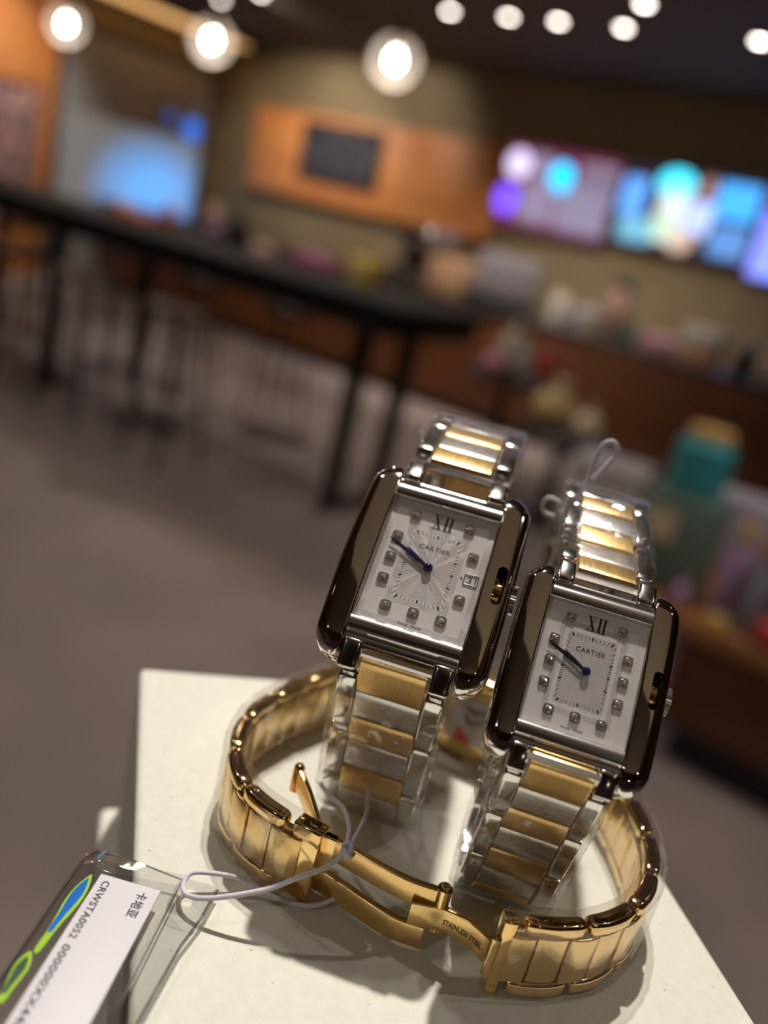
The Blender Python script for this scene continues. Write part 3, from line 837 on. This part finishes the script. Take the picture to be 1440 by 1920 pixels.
def head_parts(root, sc, t, h, date, gold_case=False, dial=True):
    """watch head: mesh coordinates in mm in the head's own frame; placed by loc / rot"""
    L = (0, 0, h * .001); RT = (pi / 2 - t, 0, 0)
    st_ = steel if not gold_case else gold
    sb = steel_br if not gold_case else gold_sat
    kw = dict(loc=L, rot=RT)
    def B(mb, name, m_, parent=root, **k):
        o = mb.build(name, m_, parent, sc, **k)
        if parent is root: o.location = L; o.rotation_euler = RT
        return o
    # middle case block under the dial
    case = B(MB().box((0, 0, -4.6), (18.9, 31.5, 5.6), .8), 'case', st_)
    B(MB().box((0, 0, -7.7), (17.5, 27, 1.0), .4), 'case_back', sb, case)
    # rolled bezel bars across top and bottom
    for sg_ in (-1, 1):
        vs = []; fs = []; prof = [(11.98, -2.0), (12.0, -.35), (12.15, .05), (12.6, .38), (13.3, .5), (14.1, .28), (14.7, -.2), (15.0, -.8), (15.05, -1.1), (15.35, -.95), (15.9, -1.0), (16.4, -1.4), (16.6, -2.0), (16.6, -5.2), (15.2, -7.0), (12.0, -7.0)]
        K = len(prof)
        for x in (-9.5, 9.5): vs += [(x, sg_ * a, b) for a, b in prof]
        fs = [(k, (k + 1) % K, K + (k + 1) % K, K + k) for k in range(K)] + [tuple(range(K)), tuple(range(K, 2 * K))]
        B(MB().add(vs, fs), 'bezel_bar', steel_soft if not gold_case else gold, case)
        for sx in (-1, 1):
            m_ = MB().box((sx * 7.75, sg_ * 17.6, -3.2), (3.5, 5.2, 5.2), .75, Matrix.Rotation(-sg_ * R(22), 4, 'X'), 4)
            B(m_, 'lug', steel_lug if not gold_case else gold, case)
    # side bars (brancards)
    for sx in (-1, 1):
        vs = []; fs = []; N = 44; Y = 19.3
        for i in range(N + 1):
            y = -Y * cos(pi * i / N)
            a = abs(y)
            e = max(0., (a - 14.8) / (Y - 14.8)); rnd = 1 - math.sqrt(max(0., 1 - min(1, e) ** 2))
            xo = 15.1 - .4 * (a / Y) ** 2 - 4.2 * rnd
            xi = 9.55 + .9 * rnd * (1 if a > 17 else .4)
            zt = .75 - 1.5 * (a / Y) ** 2 - 2.6 * rnd
            zb_ = -7.6 + 1.0 * (a / Y) ** 2 + 1.8 * rnd
            ro = min(2.7, (xo - xi) * .62); ri = .55; rb = .9
            cs = []
            for (cx, cz, r_, s_) in ((xo - ro, zt - ro, ro, 0), (xi + ri, zt - ri, ri, pi / 2), (xi + rb, zb_ + rb, rb, pi), (xo - rb * 1.6, zb_ + rb * 1.6, rb * 1.6, 1.5 * pi)):
                for k in range(9):
                    q = s_ + pi / 2 * k / 8; cs.append((cx + r_ * cos(q), cz + r_ * sin(q)))
            K = len(cs); vs += [(sx * a_, y, b_) for a_, b_ in cs]
        for i in range(N): fs += [(i * K + k, i * K + (k + 1) % K, (i + 1) * K + (k + 1) % K, (i + 1) * K + k) for k in range(K)]
        fs += [tuple(range(K)), tuple(N * K + k for k in range(K))]
        bar_o = B(MB().add(vs, fs), 'side_bar', st_, case, ang=50)
        if sx == 1:
            # slot that shows the crown wheel
            cut = MB(); pts = rrect(11.55, 13.35, -3.6, 3.6, .88, 6); cut.prism(pts, -6.5, 3)
            co = cut.build('cut', st_, case, sc, smooth=False)
            cut2 = MB().box((14.6, -.2, -3.4), (3.2, 5.6, 5.6), .3).build('cut', st_, case, sc, smooth=False)
            for c_ in (co, cut2):
                md = bar_o.modifiers.new('b', 'BOOLEAN'); md.object = c_; md.operation = 'DIFFERENCE'; md.solver = 'EXACT'
            bpy.context.view_layer.update()
            dg = bpy.context.evaluated_depsgraph_get()
            me = bpy.data.meshes.new_from_object(bar_o.evaluated_get(dg)); bar_o.modifiers.clear(); bar_o.data = me
            me.shade_smooth(); me.set_sharp_from_angle(angle=R(40))
            bpy.data.objects.remove(co); bpy.data.objects.remove(cut2)
    # crown: gold wheel seen in the slot, knurled steel wheel at the side
    RX = Matrix.Rotation(pi / 2, 4, 'Y')
    prof = [(.01, 10.6), (2.0, 10.6), (2.2, 11.3), (2.2, 12.9), (1.7, 13.3), (.01, 13.4)]
    cw = B(MB().lathe(prof, 28, (0, -.2, -2.6), RX), 'crown', gold, root)
    kn = MB(); nt_ = 56
    pts = [((2.55 if k % 2 else 2.3) * cos(2 * pi * k / nt_), (2.55 if k % 2 else 2.3) * sin(2 * pi * k / nt_)) for k in range(nt_)]
    kn.prism(pts, 13.6, 15.7); kn.v = [(z, y - .2, -x - 3.2) for x, y, z in kn.v]
    k_ = kn.build('knurled_rim', steel_soft, cw, sc, smooth=False)
    if not dial: return case
    # inner frame walls
    fr_ = MB()
    for sx in (-1, 1): fr_.box((sx * 9.62, 0, -.75), (.34, 24.6, 1.5), .08)
    for sy in (-1, 1): fr_.box((0, sy * 12.2, -.9), (19.4, .34, 1.4), .08)
    B(fr_, 'inner_frame', st_, case)
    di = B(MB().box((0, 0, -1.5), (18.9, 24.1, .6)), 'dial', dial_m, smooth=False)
    zd = -1.2
    dm = [(-4.9, 9.4), (4.9, 9.4), (-6.85, 4.5), (6.85, 4.3), (-6.8, .2), (-6.8, -4), (6.7, -4.1), (-4.85, -8.7), (0, -8.7), (4.8, -8.7)]
    if not date: dm.append((6.8, .1))
    for x, y in dm:
        b_ = MB(); b_.prism(rrect(x - .95, x + .95, y - .98, y + .98, .5), zd, zd + .35)
        b_.prism(rrect(x - .68, x + .68, y - .7, y + .7, .34), zd + .3, zd + .36)
        setting = b_.build('diamond_setting', steel_soft, di, sc, ang=30)
        g = MB(); top = []; mid = []; n8 = 8
        g_v = [(x + .3 * cos(2 * pi * (k + .5) / 8), y + .3 * sin(2 * pi * (k + .5) / 8), zd + .62) for k in range(8)]
        m_v = [(x + .72 * cos(2 * pi * k / 8), y + .72 * sin(2 * pi * k / 8), zd + .36) for k in range(8)]
        q_v = [(x + .52 * cos(2 * pi * (k + .5) / 8), y + .52 * sin(2 * pi * (k + .5) / 8), zd + .52) for k in range(8)]
        vs = g_v + m_v + q_v; fs = [tuple(range(8))]
        for k in range(8):
            fs += [(8 + k, 8 + (k + 1) % 8, 16 + k), (16 + k, 8 + (k + 1) % 8, 16 + (k + 1) % 8), (16 + k, 16 + (k + 1) % 8, (k + 1) % 8, k)]
        for kx, ky in ((-.6, -.6), (.6, -.6), (-.6, .6), (.6, .6)): g.sphere((x + kx, y + ky, zd + .42), .13, 8, 6)
        g.add(vs, fs); g.build('diamond', diamond_m, di, sc, smooth=False)
    # numeral XII
    nm = MB(); y0, y1 = 7.9, 10.85; zz = (zd, zd + .06)
    def stroke(xa, ya, xb, yb, wd): nm.prism([(xa - wd / 2, ya), (xa + wd / 2, ya), (xb + wd / 2, yb), (xb - wd / 2, yb)], *zz)
    stroke(-.35, y0, -1.45, y1, .42); stroke(-1.45, y0, -.35, y1, .12)
    for xx in (.62, 1.5): stroke(xx, y0, xx, y1, .42)
    for yy in (y0, y1 - .1):
        nm.prism([(-1.9, yy), (.0, yy), (.0, yy + .1), (-1.9, yy + .1)], *zz); nm.prism([(.2, yy), (1.92, yy), (1.92, yy + .1), (.2, yy + .1)], *zz)
    nm.build('roman_numeral', black_ink, di, sc, smooth=False)
    # minute track
    tk = MB(); hx, hy, ix, iy = 4.5, 6.7, 3.95, 6.1
    for k in range(60):
        a = 2 * pi * k / 60; dx, dy = sin(a), cos(a)
        f1 = min(hx / abs(dx) if abs(dx) > 1e-6 else 1e9, hy / abs(dy) if abs(dy) > 1e-6 else 1e9)
        f0 = min(ix / abs(dx) if abs(dx) > 1e-6 else 1e9, iy / abs(dy) if abs(dy) > 1e-6 else 1e9)
        wd = .15 if k % 5 == 0 else .045
        px_, py_ = -dy, dx
        a0 = (dx * f0, dy * f0); a1 = (dx * f1, dy * f1)
        tk.prism([(a0[0] - px_ * wd, a0[1] - py_ * wd), (a1[0] - px_ * wd, a1[1] - py_ * wd), (a1[0] + px_ * wd, a1[1] + py_ * wd), (a0[0] + px_ * wd, a0[1] + py_ * wd)], zd, zd + .03)
    tk.build('minute_track', black_ink, di, sc, smooth=False)
    tx = text_mb('CARTIER', 1.25, .01, 1.08); f_ = 5.5 / tx.w
    tx.v = [(x * f_ - 2.65, y * 1.05 + 3.5, z + zd + .02) for x, y, z in tx.v]
    tx.build('brand_lettering', black_ink, di, sc, smooth=False, fix=False)
    for s_, xo in (('SWISS', -2.0), ('MADE', .25)):
        tx = text_mb(s_, .55, .01, 1.05); f_ = 1.7 / tx.w
        tx.v = [(x * f_ + xo, y - 11.15, z + zd + .02) for x, y, z in tx.v]
        tx.build('small_lettering', black_ink, di, sc, smooth=False, fix=False)
    if date:
        dw = MB(); X0, X1, Y0, Y1 = 6.3, 8.9, -.9, 1.25
        for c_, d_ in (((X0 + .1, (Y0 + Y1) / 2), (.2, Y1 - Y0)), ((X1 - .1, (Y0 + Y1) / 2), (.2, Y1 - Y0)), (((X0 + X1) / 2, Y0 + .1), (X1 - X0, .2)), (((X0 + X1) / 2, Y1 - .1), (X1 - X0, .2))):
            dw.box((c_[0], c_[1], zd + .1), (d_[0], d_[1], .24), .03)
        dwo = dw.build('date_window', steel_soft, di, sc)
        MB().box(((X0 + X1) / 2, (Y0 + Y1) / 2, zd), (X1 - X0 - .3, Y1 - Y0 - .3, .06)).build('date_disc', mat('date_white', (.82, .80, .80), .6), di, sc, smooth=False)
        tx = text_mb('31', 1.6, .01, 1.0); f_ = 1.55 / tx.w
        tx.v = [(x * f_ + 6.95, y * 1. - .4, z + zd + .06) for x, y, z in tx.v]; tx.build('date_numeral', black_ink, di, sc, smooth=False, fix=False)
        MB().prism([(5.75, .45), (5.75, -.15), (6.15, .15)], zd, zd + .06).build('date_arrow', black_ink, di, sc, smooth=False)
    # hands
    def hand(name, tip, tail, wmax, z, m_):
        a = Vector(tip); d = a.normalized(); p = Vector((-d.y, d.x)); Lh = a.length
        prof = [(tail, .22), (0, .3), (Lh * .55, wmax), (Lh * .9, wmax * .9), (Lh, .03)]
        vs = []
        for q, wd in prof:
            c_ = d * q; vs += [(c_.x + p.x * wd, c_.y + p.y * wd, z), (c_.x, c_.y, z + .16), (c_.x - p.x * wd, c_.y - p.y * wd, z)]
        fs = []
        for i in range(len(prof) - 1):
            a_, b_ = i * 3, i * 3 + 3
            fs += [(a_, b_, b_ + 1, a_ + 1), (a_ + 1, b_ + 1, b_ + 2, a_ + 2), (a_, a_ + 2, b_ + 2, b_)]
        o = MB().add(vs, fs)
        o.lathe([(.75, z), (.75, z + .15), (.5, z + .22), (.01, z + .22)], 28)
        return B(o, name, m_, smooth=False)
    hand('hour_hand', (-4.7, 2.75), -.6, .42, -.85, blued)
    hand('minute_hand', (-7.9, 3.7), -.9, .36, -.6, blued)
    if date:
        B(MB().tube([(-1.55, 2.7, -.35), (1.5, -1.6, -.35)], .06, 6), 'second_hand', mat('second_hand_blue', (.12, .12, .5), .3, .5))
    B(MB().lathe([(.8, -.55), (.82, -.4), (.6, -.22), (.3, -.15), (.01, -.13)], 28), 'hand_cap', blued if date else mat('cap_blue', (.02, .06, .4), .08, .9))
    # crystal
    B(MB().box((0, 0, .0), (19.0, 24.1, .35), .1), 'crystal', glass, smooth=True)
    return case


def make_watch(name, label, loc, az, tilt, h, sc, date, prof, seed, xs=0.):
    root = empty(name, loc, az); tag(root, label, 'wristwatch')
    t = R(tilt)
    head_parts(root, sc, t, h, date)
    hs = h / (sc * 1000)    # head centre height in unscaled mm
    pts = catmull([((xs * (z + 15) if z < -15 else 0.) + (min(0, u + 14) * xs if z > -15 else min(0, u + 14) * xs * max(0, 1 - (-15 - z) / 20)), -u, z + hs) for u, z in prof], 14)
    path = Path(pts, (1, 0, 0), 1)
    # outward normal must point away from the loop centre
    P, T, O = path.fr(path.L * .5)
    cen = sum(pts, Vector()) / len(pts)
    if (P - cen).dot(O) < 0: path.sign = -1
    mats = dict(core=steel_soft, c1=gold_br, c2=steel_br, side=steel_lug)
    br = build_bracelet(root, path, sc, 8.2, mats)
    sleeve(path, 9, path.L - 7.5, -10.1, 10.1, -2.3, 2.5, seed).build('protective_film', film, root, sc, ang=180)
    return root, path


A1 = R(22.3 + 2); A2 = R(21.6 + 2)
profile1 = [(12.2, -13.2), (10.6, -16.5), (6.6, -27), (4.0, -34), (2.0, -40.8), (.4, -46), (-3.6, -52), (-10, -55.2), (-18, -55), (-26, -51.5), (-33, -44), (-39, -33), (-44, -20), (-48.5, -7), (-50, 3), (-48.5, 10.8), (-43.5, 15.4), (-37, 16.2), (-28, 15.3), (-20, 14.2), (-14.8, 13.3)]
p_1 = fg(-61.8, 121.2); w1, path1 = make_watch('wristwatch', 'two-tone steel and gold watch with date window, left of the pair', p_1, A1, 46.8, 57.0, .001, True, profile1, 11)
profile2 = [(12.4, -13.0), (10.4, -17), (6.8, -27), (4.6, -34), (2.6, -41), (.4, -48), (-3.2, -54.0), (-10, -57.9), (-18, -57.9), (-25, -54.5), (-32, -47), (-39, -35), (-46, -20), (-52, -6), (-56, 6), (-56.5, 14), (-52, 18.6), (-46, 18.9), (-37, 16.9), (-28, 14.2), (-20, 12.8), (-14.8, 12.2)]
p_2 = fg(-31.2, 122.9); w2, path2 = make_watch('wristwatch', 'smaller two-tone watch without date, at the right of the pair', p_2, A2, 42.4, 51.7, .000862, False, profile2, 5, xs=.05)

rc2 = random.Random(21); vs = []; fs = []; nu, nv_ = 7, 12
for i in range(nv_ + 1):
    f = i / nv_
    for j in range(nu + 1):
        g = j / nu; wd = 5.2 * (1 - .45 * f)
        vs.append((-9.6 - wd * g + rc2.uniform(-.5, .5), -(9.5 - 9 * f) + 6 * g + rc2.uniform(-1., 1.), 60 - 13 - 24 * f + rc2.uniform(-.8, .8)))
for i in range(nv_):
    for j in range(nu):
        a = i * (nu + 1) + j; fs += [(a, a + 1, a + nu + 2), (a, a + nu + 2, a + nu + 1)]
cf = MB().add(vs, fs).build('crumpled_film', clear_film('crumpled_film', .10, .05, (.97, .96, .97), haze=.1, edge=.7), w2, .000862, smooth=False, fix=False)

# ---- third watch: all gold bracelet lying round the other two
ring_pts = [(-60.5, 100.6), (-66, 99.6), (-74, 100.4), (-81.5, 105), (-88, 114.5), (-90.4, 126), (-90, 138), (-88, 149), (-83, 160), (-76, 168), (-69, 172)]
ring_pts2 = [(-43, 173.5), (-33, 167), (-24, 158), (-16.5, 147.5), (-13.2, 138), (-13.0, 129.5), (-15.6, 121.5), (-20.4, 115), (-27, 109.2)]
RC = (-51, 137)
gw = empty('wristwatch', fg(RC[0], RC[1], 0), FGR); tag(gw, 'all gold watch lying on its side with open clasp, circling the other two', 'wristwatch')
gm = dict(core=gold_sat, c1=gold_sat, c2=gold_sat, side=gold)


def ring_path(pts):
    P = catmull([(x - RC[0], y - RC[1], 7.6) for x, y in pts], 14); p = Path(P, (0, 0, 1), 1)
    a, T, O = p.fr(p.L * .5)
    if a.dot(O) < 0: p.sign = -1
    return p


for k, rp_ in enumerate((ring_pts, ring_pts2)):
    p = ring_path(rp_)
    build_bracelet(gw, p, .001, 6.0, gm, gap=.14, sb=(.95, .7), hw=4.5, side=(4.65, 7.3), pitch0=11.)
    sleeve(p, 1.5 if k == 0 else 0, p.L - (0 if k == 0 else 1.0), -7.55, 8.2, -2.2, 2.6, 40 + k, .35).build('bracelet_film', film_ring, gw, .001, ang=180)
# gold head on its side behind the others, case back towards the camera
def rl(x, y, z=0.): return Vector((x - RC[0], y - RC[1], z))
hb = MB().box((0, 0, 0), (26, 6.4, 20.), 1.6, None, 4).box((0, 1.2, 0), (31, 4.5, 13), 1.2)
hd = hb.build('case', gold_sat, gw, .001, loc=rl(-57, 165, 10.2) / 1000, rot=(0, 0, R(14)))
MB().prism(rrect(-9, 9, -8.6, 8.6, 1.5), 0, .8).build('case_back', gold_sat, hd, .001, loc=(0, -.0033, 0), rot=(R(90), 0, 0))
sticker_m = clear_film('sticker_film', .45, .25, (.9, .85, .82), haze=.8, edge=.6)
MB().prism(rrect(-7.5, 7.5, -5.5, 5.5, .6), 0, .15).build('sticker', sticker_m, hd, .001, loc=(-.003, -.0043, .0002), rot=(R(90), 0, 0), smooth=False)
sk = MB()
for x, y, a, l_ in ((-3, 2.6, .3, 2.2), (-1.4, 2.2, -.6, 2), (.6, 2.6, .2, 2.4), (2.4, 2.0, 1.2, 2.2), (-3.2, .2, 1., 2.4), (-1.2, -.2, -.5, 2.6), (1.2, .3, .4, 2.4), (3.1, -.3, -.9, 2.6)):
    sk.box((x - 3, -4.55, y + .6), (l_, .1, .55), .0, Matrix.Rotation(a, 4, 'Y'))
sk.build('sticker_mark', mat('sticker_grey', (.08, .08, .07), .7), hd, .001, smooth=False)
MB().prism([(-7, -5.2), (-2.8, -5.2), (-6.2, -1.6), (-7, -1.6)], 0, .1).build('sticker_patch', mat('sticker_red', (.5, .05, .03), .6), hd, .001, loc=(-.001, -.0046, 0), rot=(R(90), 0, 0), smooth=False)

# clasp of the gold watch: end pieces, twin-railed blade, lettered blade, raised inner blade
def ribbon(pts, h0, h1, th, per=10, bev=.25):
    """upright curved strip: pts (x,y) ring-local mm, between heights h0,h1 (numbers or lists)"""
    P = catmull([(x - RC[0], y - RC[1], 0) for x, y in pts], per); n = len(P); vs = []; fs = []
    for i, p in enumerate(P):
        a = P[max(0, i - 1)]; b = P[min(n - 1, i + 1)]; t = (b - a).normalized(); nn = Vector((-t.y, t.x, 0))
        f = i / (n - 1)
        z0 = h0 if not isinstance(h0, (list, tuple)) else h0[0] + (h0[1] - h0[0]) * f
        z1 = h1 if not isinstance(h1, (list, tuple)) else h1[0] + (h1[1] - h1[0]) * f
        cs = rrect(-th / 2, th / 2, z0, z1, bev, 3); K = len(cs); vs += [p + nn * q + Vector((0, 0, z)) for q, z in cs]
    for i in range(n - 1): fs += [(i * K + k, i * K + (k + 1) % K, (i + 1) * K + (k + 1) % K, (i + 1) * K + k) for k in range(K)]
    fs += [tuple(range(K))[::-1], tuple((n - 1) * K + k for k in range(K))]
    return MB().add(vs, fs)


cl = MB()
cl.box((*(rl(-60.3, 101.2)[:2]), 7.5), (5.4, 3.2, 14.5), .45, Matrix.Rotation(R(9), 4, 'Z'))
clasp = cl.build('clasp', gold, gw, .001)
MB().box((*(rl(-26.6, 109.6)[:2]), 7.5), (2.2, 3.0, 14.6), .4, Matrix.Rotation(R(36), 4, 'Z')).build('clasp_end', gold, clasp, .001)
ribbon([(-58.5, 103.6), (-54, 104.3), (-48, 105.0), (-42.5, 106.2), (-38, 108.2)], 8.4, 12.6, 1.3).build('clasp_rail', gold_sat, clasp, .001)
ribbon([(-58.5, 103.4), (-54, 103.9), (-47, 104.2), (-42.5, 105.0), (-38.6, 106.8)], 1.2, 5.6, 1.3).build('clasp_rail', gold_sat, clasp, .001)
ribbon([(-60, 102.8), (-58.4, 103.5), (-56.5, 104)], 1.2, 12.6, 1.5).build('rail_root', gold, clasp, .001)
ribbon([(-41.2, 105.2), (-38.6, 106.9), (-36.0, 108.4), (-32.5, 109.0), (-29.2, 108.6), (-27.2, 107.9)], (5.4, 5.2), (9.8, 10.0), 1.1).build('lettered_blade', gold_sat, clasp, .001)
MB().lathe([(1.25, 4.8), (1.25, 13.0), (.9, 13.4), (.5, 13.5)], 20, rl(-37.6, 108.4)).build('hinge_pin', gold, clasp, .001)
MB().lathe([(.9, 4.0), (.9, 11.2), (.5, 11.5)], 20, rl(-27.2, 107.9)).build('hinge_pin', gold, clasp, .001)
ribbon([(-59.6, 103.4), (-62.5, 105.6), (-67, 108.6), (-71.4, 111)], (8.0, 10.6), (12.0, 14.6), 1.1).build('raised_blade', gold_sat, clasp, .001)
MB().lathe([(1.0, 9.6), (1.0, 14.6), (.6, 15.2), (.2, 15.3)], 18, rl(-71.6, 111.1)).build('hinge_pin', gold, clasp, .001)
MB().lathe([(.55, 14.4), (.55, 14.85), (.3, 14.85)], 16, rl(-59.4, 101.8)).build('end_pin', blackm, clasp, .001)
MB().lathe([(.55, 14.4), (.55, 14.85), (.3, 14.85)], 16, rl(-26.8, 108.9)).build('end_pin', steel_soft, clasp, .001)
tx = text_mb('STAINLESS STEEL', 1.5, .04, bold=.03); f_ = 7.6 / tx.w
bl = catmull([(x - RC[0], y - RC[1], 0) for x, y in [(-38.6, 106.9), (-36.0, 108.4), (-32.5, 109.0), (-29.2, 108.6), (-27.2, 107.9)]], 12)
bp_ = Path(bl, (0, 0, 1), 1)
nv = []
for x, y, z in tx.v:
    P, T, O = bp_.fr(2.6 + x * f_ * 1.0); nn = Vector((T.y, -T.x, 0)); nv.append(P + nn * (.56 + z) + Vector((0, 0, 7.0 + y * .95)))
tx.v = nv
tx.build('engraved_lettering', mat('engraving', (.13, .06, .015), .6, .3), clasp, .001, smooth=False, fix=False)

# ---- price tag in clear sleeve
TA = (-82.2, 77.4); TEX = Vector((.886, .463)); TEY = Vector((.463, -.886))
tagr = empty('price_tag', fg(TA[0], TA[1], 0.), FGR + math.atan2(TEX.y, TEX.x)); tag(tagr, 'white printed label in a clear plastic sleeve at the lower left corner', 'price tag')
# local: +x across (right), -y down the label
clearp = clear_film('clear_plastic', .05, .02, (.985, .99, .99), edge=.6)
label_m = mat('label_paper', (.74, .70, .74), .5)
MB().box((5.0, -18, 3.0), (10.0, 36, .5), .05).build('label_card', label_m, tagr, .001)
sl = MB(); vs = []; fs = []
n = 30
for i in range(n + 1):
    y = 4.2 - 44 * i / n; hb_ = min(1., .35 + i * .12)
    top = 3.0 + 2.4 * min(1, .3 + i * .2)
    cs = [(12.2, 1.2), (12.2, 3.6), (9, top - .6), (4, top - .2), (0, top + .2), (-2.6, top + .1), (-4.0, top - 1.4), (-4.4, 2.4), (-3.6, .4), (-1, -.2), (5, .4)]
    if y < 0: pass
    cs = [(a, b) for a, b in cs]
    K = len(cs); vs += [(a, y - (0 if a > 0 else 0), b) for a, b in cs]
for i in range(n): fs += [(i * K + k, i * K + (k + 1) % K, (i + 1) * K + (k + 1) % K, (i + 1) * K + k) for k in range(K)]
sl.add(vs, fs).build('clear_sleeve', clearp, tagr, .001, ang=50)
# rim lines of the sleeve
rim = MB()
rim.tube([(12.2, 4.2, 2.4), (12.2, -40, 2.4)], .14, 6).tube([(-4.2, 3.4, 2.2), (-4.2, -40, 2.2)], .14, 6).tube([(12.2, 4.2, 2.4), (4, 4.2, 3.4), (-2.6, 4.2, 3.2), (-4.2, 3.2, 2.2)], .16, 6)
rim.build('sleeve_rim', clear_film('rim_plastic', .3, .05, (.82, .86, .92), edge=.85), tagr, .001)
# hanging tab with slot
tab = MB()
ol = rrect(11.6, 18.2, -2.4, 5.2, 1.4); hole = rrect(13.2, 15.2, -.6, 3.6, .9)
nn_ = len(ol); vs = [(x, y, 1.6) for x, y in ol] + [(x, y, 1.6) for x, y in hole] + [(x, y, 2.1) for x, y in ol] + [(x, y, 2.1) for x, y in hole]
fs = []
for k in range(nn_):
    j = (k + 1) % nn_
    fs += [(k, j, nn_ + j, nn_ + k), (2 * nn_ + k, 2 * nn_ + j, 3 * nn_ + j, 3 * nn_ + k), (k, j, 2 * nn_ + j, 2 * nn_ + k), (nn_ + k, nn_ + j, 3 * nn_ + j, 3 * nn_ + k)]
tab.add(vs, fs).build('hanging_tab', clearp, tagr, .001, ang=30)
MB().tube([(18.1, 4.6, 1.9), (17.6, -2, 1.9), (16.4, -8, 1.7), (14.6, -34, 1.7)], [.35, .35, .3, .3], 8).build('stiff_edge', clear_film('stiff_plastic', .4, .05, (.80, .83, .85), edge=.85), tagr, .001)
MB().prism([(12.2, 0), (17.0, -4), (14.6, -36), (12.2, -40)], 1.5, 1.8).build('side_flap', clear_film('flap_plastic', .05, .03, (.97, .975, .975), edge=.5), tagr, .001, smooth=False)


lime_m = mat('lime_glare', (.42, .72, .05), .25, .2); blue_m = mat('blue_glare', (.03, .22, .80), .2, .3)  # coloured glare on the sleeve, put into flat painted streaks
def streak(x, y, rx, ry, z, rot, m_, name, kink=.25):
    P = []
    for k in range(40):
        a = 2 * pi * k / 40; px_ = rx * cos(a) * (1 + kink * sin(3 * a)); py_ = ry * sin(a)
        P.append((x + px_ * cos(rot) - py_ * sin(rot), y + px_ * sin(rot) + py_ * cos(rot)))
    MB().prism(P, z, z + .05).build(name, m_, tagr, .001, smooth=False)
streak(-1.7, -8.6, .95, 8.2, 2.95, -.04, lime_m, 'glare_streak', .35); streak(-1.75, -7.2, .66, 5.8, 3.02, -.05, blue_m, 'glare_streak', .3)
streak(-2.5, -21.0, .9, 4.4, 2.95, .05, lime_m, 'glare_streak'); streak(-2.6, -20.8, .55, 3.2, 3.02, 0, mat('dark_green_glare', (.03, .08, .03), .3), 'glare_streak')



def tag_text(s_, x, y, size, length, name):
    tx = text_mb(s_, size, .01, 1.1, bold=.035); f_ = length / tx.w
    tx.v = [(x + b, y - a * f_, 3.27 + c) for a, b, c in tx.v]
    # glyph runs down the label (-y) with its top towards +x
    tx.build(name, black_ink, tagr, .001, smooth=False, fix=False)


tag_text('CRWSTA0052', 1.0, -1.2, 1.6, 11.8, 'printed_code')
tag_text('000000XX4468', 1.0, -14.2, 1.6, 15.6, 'printed_code')
tag_text('\u5361\u5730\u4e9a', 7.0, -1.4, 1.9, 5.2, 'printed_name')

# ---- cords
def cord(name, label, parts, r=.42, knot=None, group=None):
    t = empty(name, fg(*parts[0][0])); tag(t, label, 'cord', group)
    t.rotation_euler = (0, 0, 0); o0 = fg(*parts[0][0])
    first = True
    for k, pl_ in enumerate(parts):
        P = [fg(*p) - o0 for p in catmull(pl_, 12)]
        MB().tube(P, r / 1000, 10).build('cord_strand', cord_m, t)
    if knot:
        kb = MB()
        for (cx, cy, cz, ax) in knot:
            c0 = Vector((cx, cy, cz)); M_ = Matrix.Rotation(ax, 3, 'X') @ Matrix.Rotation(ax * 1.7, 3, 'Z')
            kb.tube([fg(*(c0 + M_ @ Vector((.75 * cos(2 * pi * q / 14), .75 * sin(2 * pi * q / 14), .15 * sin(4 * pi * q / 14))))) - o0 for q in range(14)], .00040, 8, True)
        kb.build('knot', cord_m, t)
    return t


cord('tag_cord', 'thin lilac cord joining the price tag to the left watch', [
    [(-53.9, 103.2, 12.0), (-54.6, 99.4, 10.8), (-57.0, 95.2, 9.4), (-59.9, 91, 7.5), (-65.8, 86.2, 4.6), (-69.8, 84.8, 3.0), (-72.2, 85.8, 2.6), (-73.0, 88.0, 3.2), (-71.2, 90.4, 3.2), (-67.6, 94, 2.4), (-63.6, 96.2, 1.0), (-59, 98.2, .8), (-55.6, 100.8, 1.0), (-53.0, 105.6, 2.5)],
    [(-53.9, 103.4, 12.2), (-55.0, 107.5, 12.6), (-56.8, 112.5, 12.8), (-59.2, 116.4, 12.4), (-60.4, 118.4, 12.4)],
    [(-54.1, 103.4, 12.2), (-56.6, 107.2, 13.0), (-60.5, 110.6, 12.8), (-65.0, 112.6, 11.6), (-69.6, 115.6, 10.4)]],
    knot=[(-53.9, 103.3, 12.1, .3), (-54.1, 103.6, 12.5, 1.1), (-53.7, 103.1, 11.7, 2.0)])
cord('tag_cord', 'small lilac cord loop standing on top of the right watch bracelet', [
    [(-52.6, 160.6, 68.2), (-52.8, 161.4, 73.0), (-52.6, 162.2, 77.2), (-51.9, 163.0, 79.2), (-50.6, 163.7, 79.4), (-49.7, 164.0, 77.6), (-50.8, 162.6, 74.2), (-52.2, 161.2, 70.8), (-52.3, 160.4, 68.4)],
    [(-57.0, 161.9, 64.6), (-59.3, 161.2, 64.9), (-60.2, 160.9, 63.2), (-59.4, 161.2, 61.6), (-57.4, 161.8, 61.4)]], r=.45)
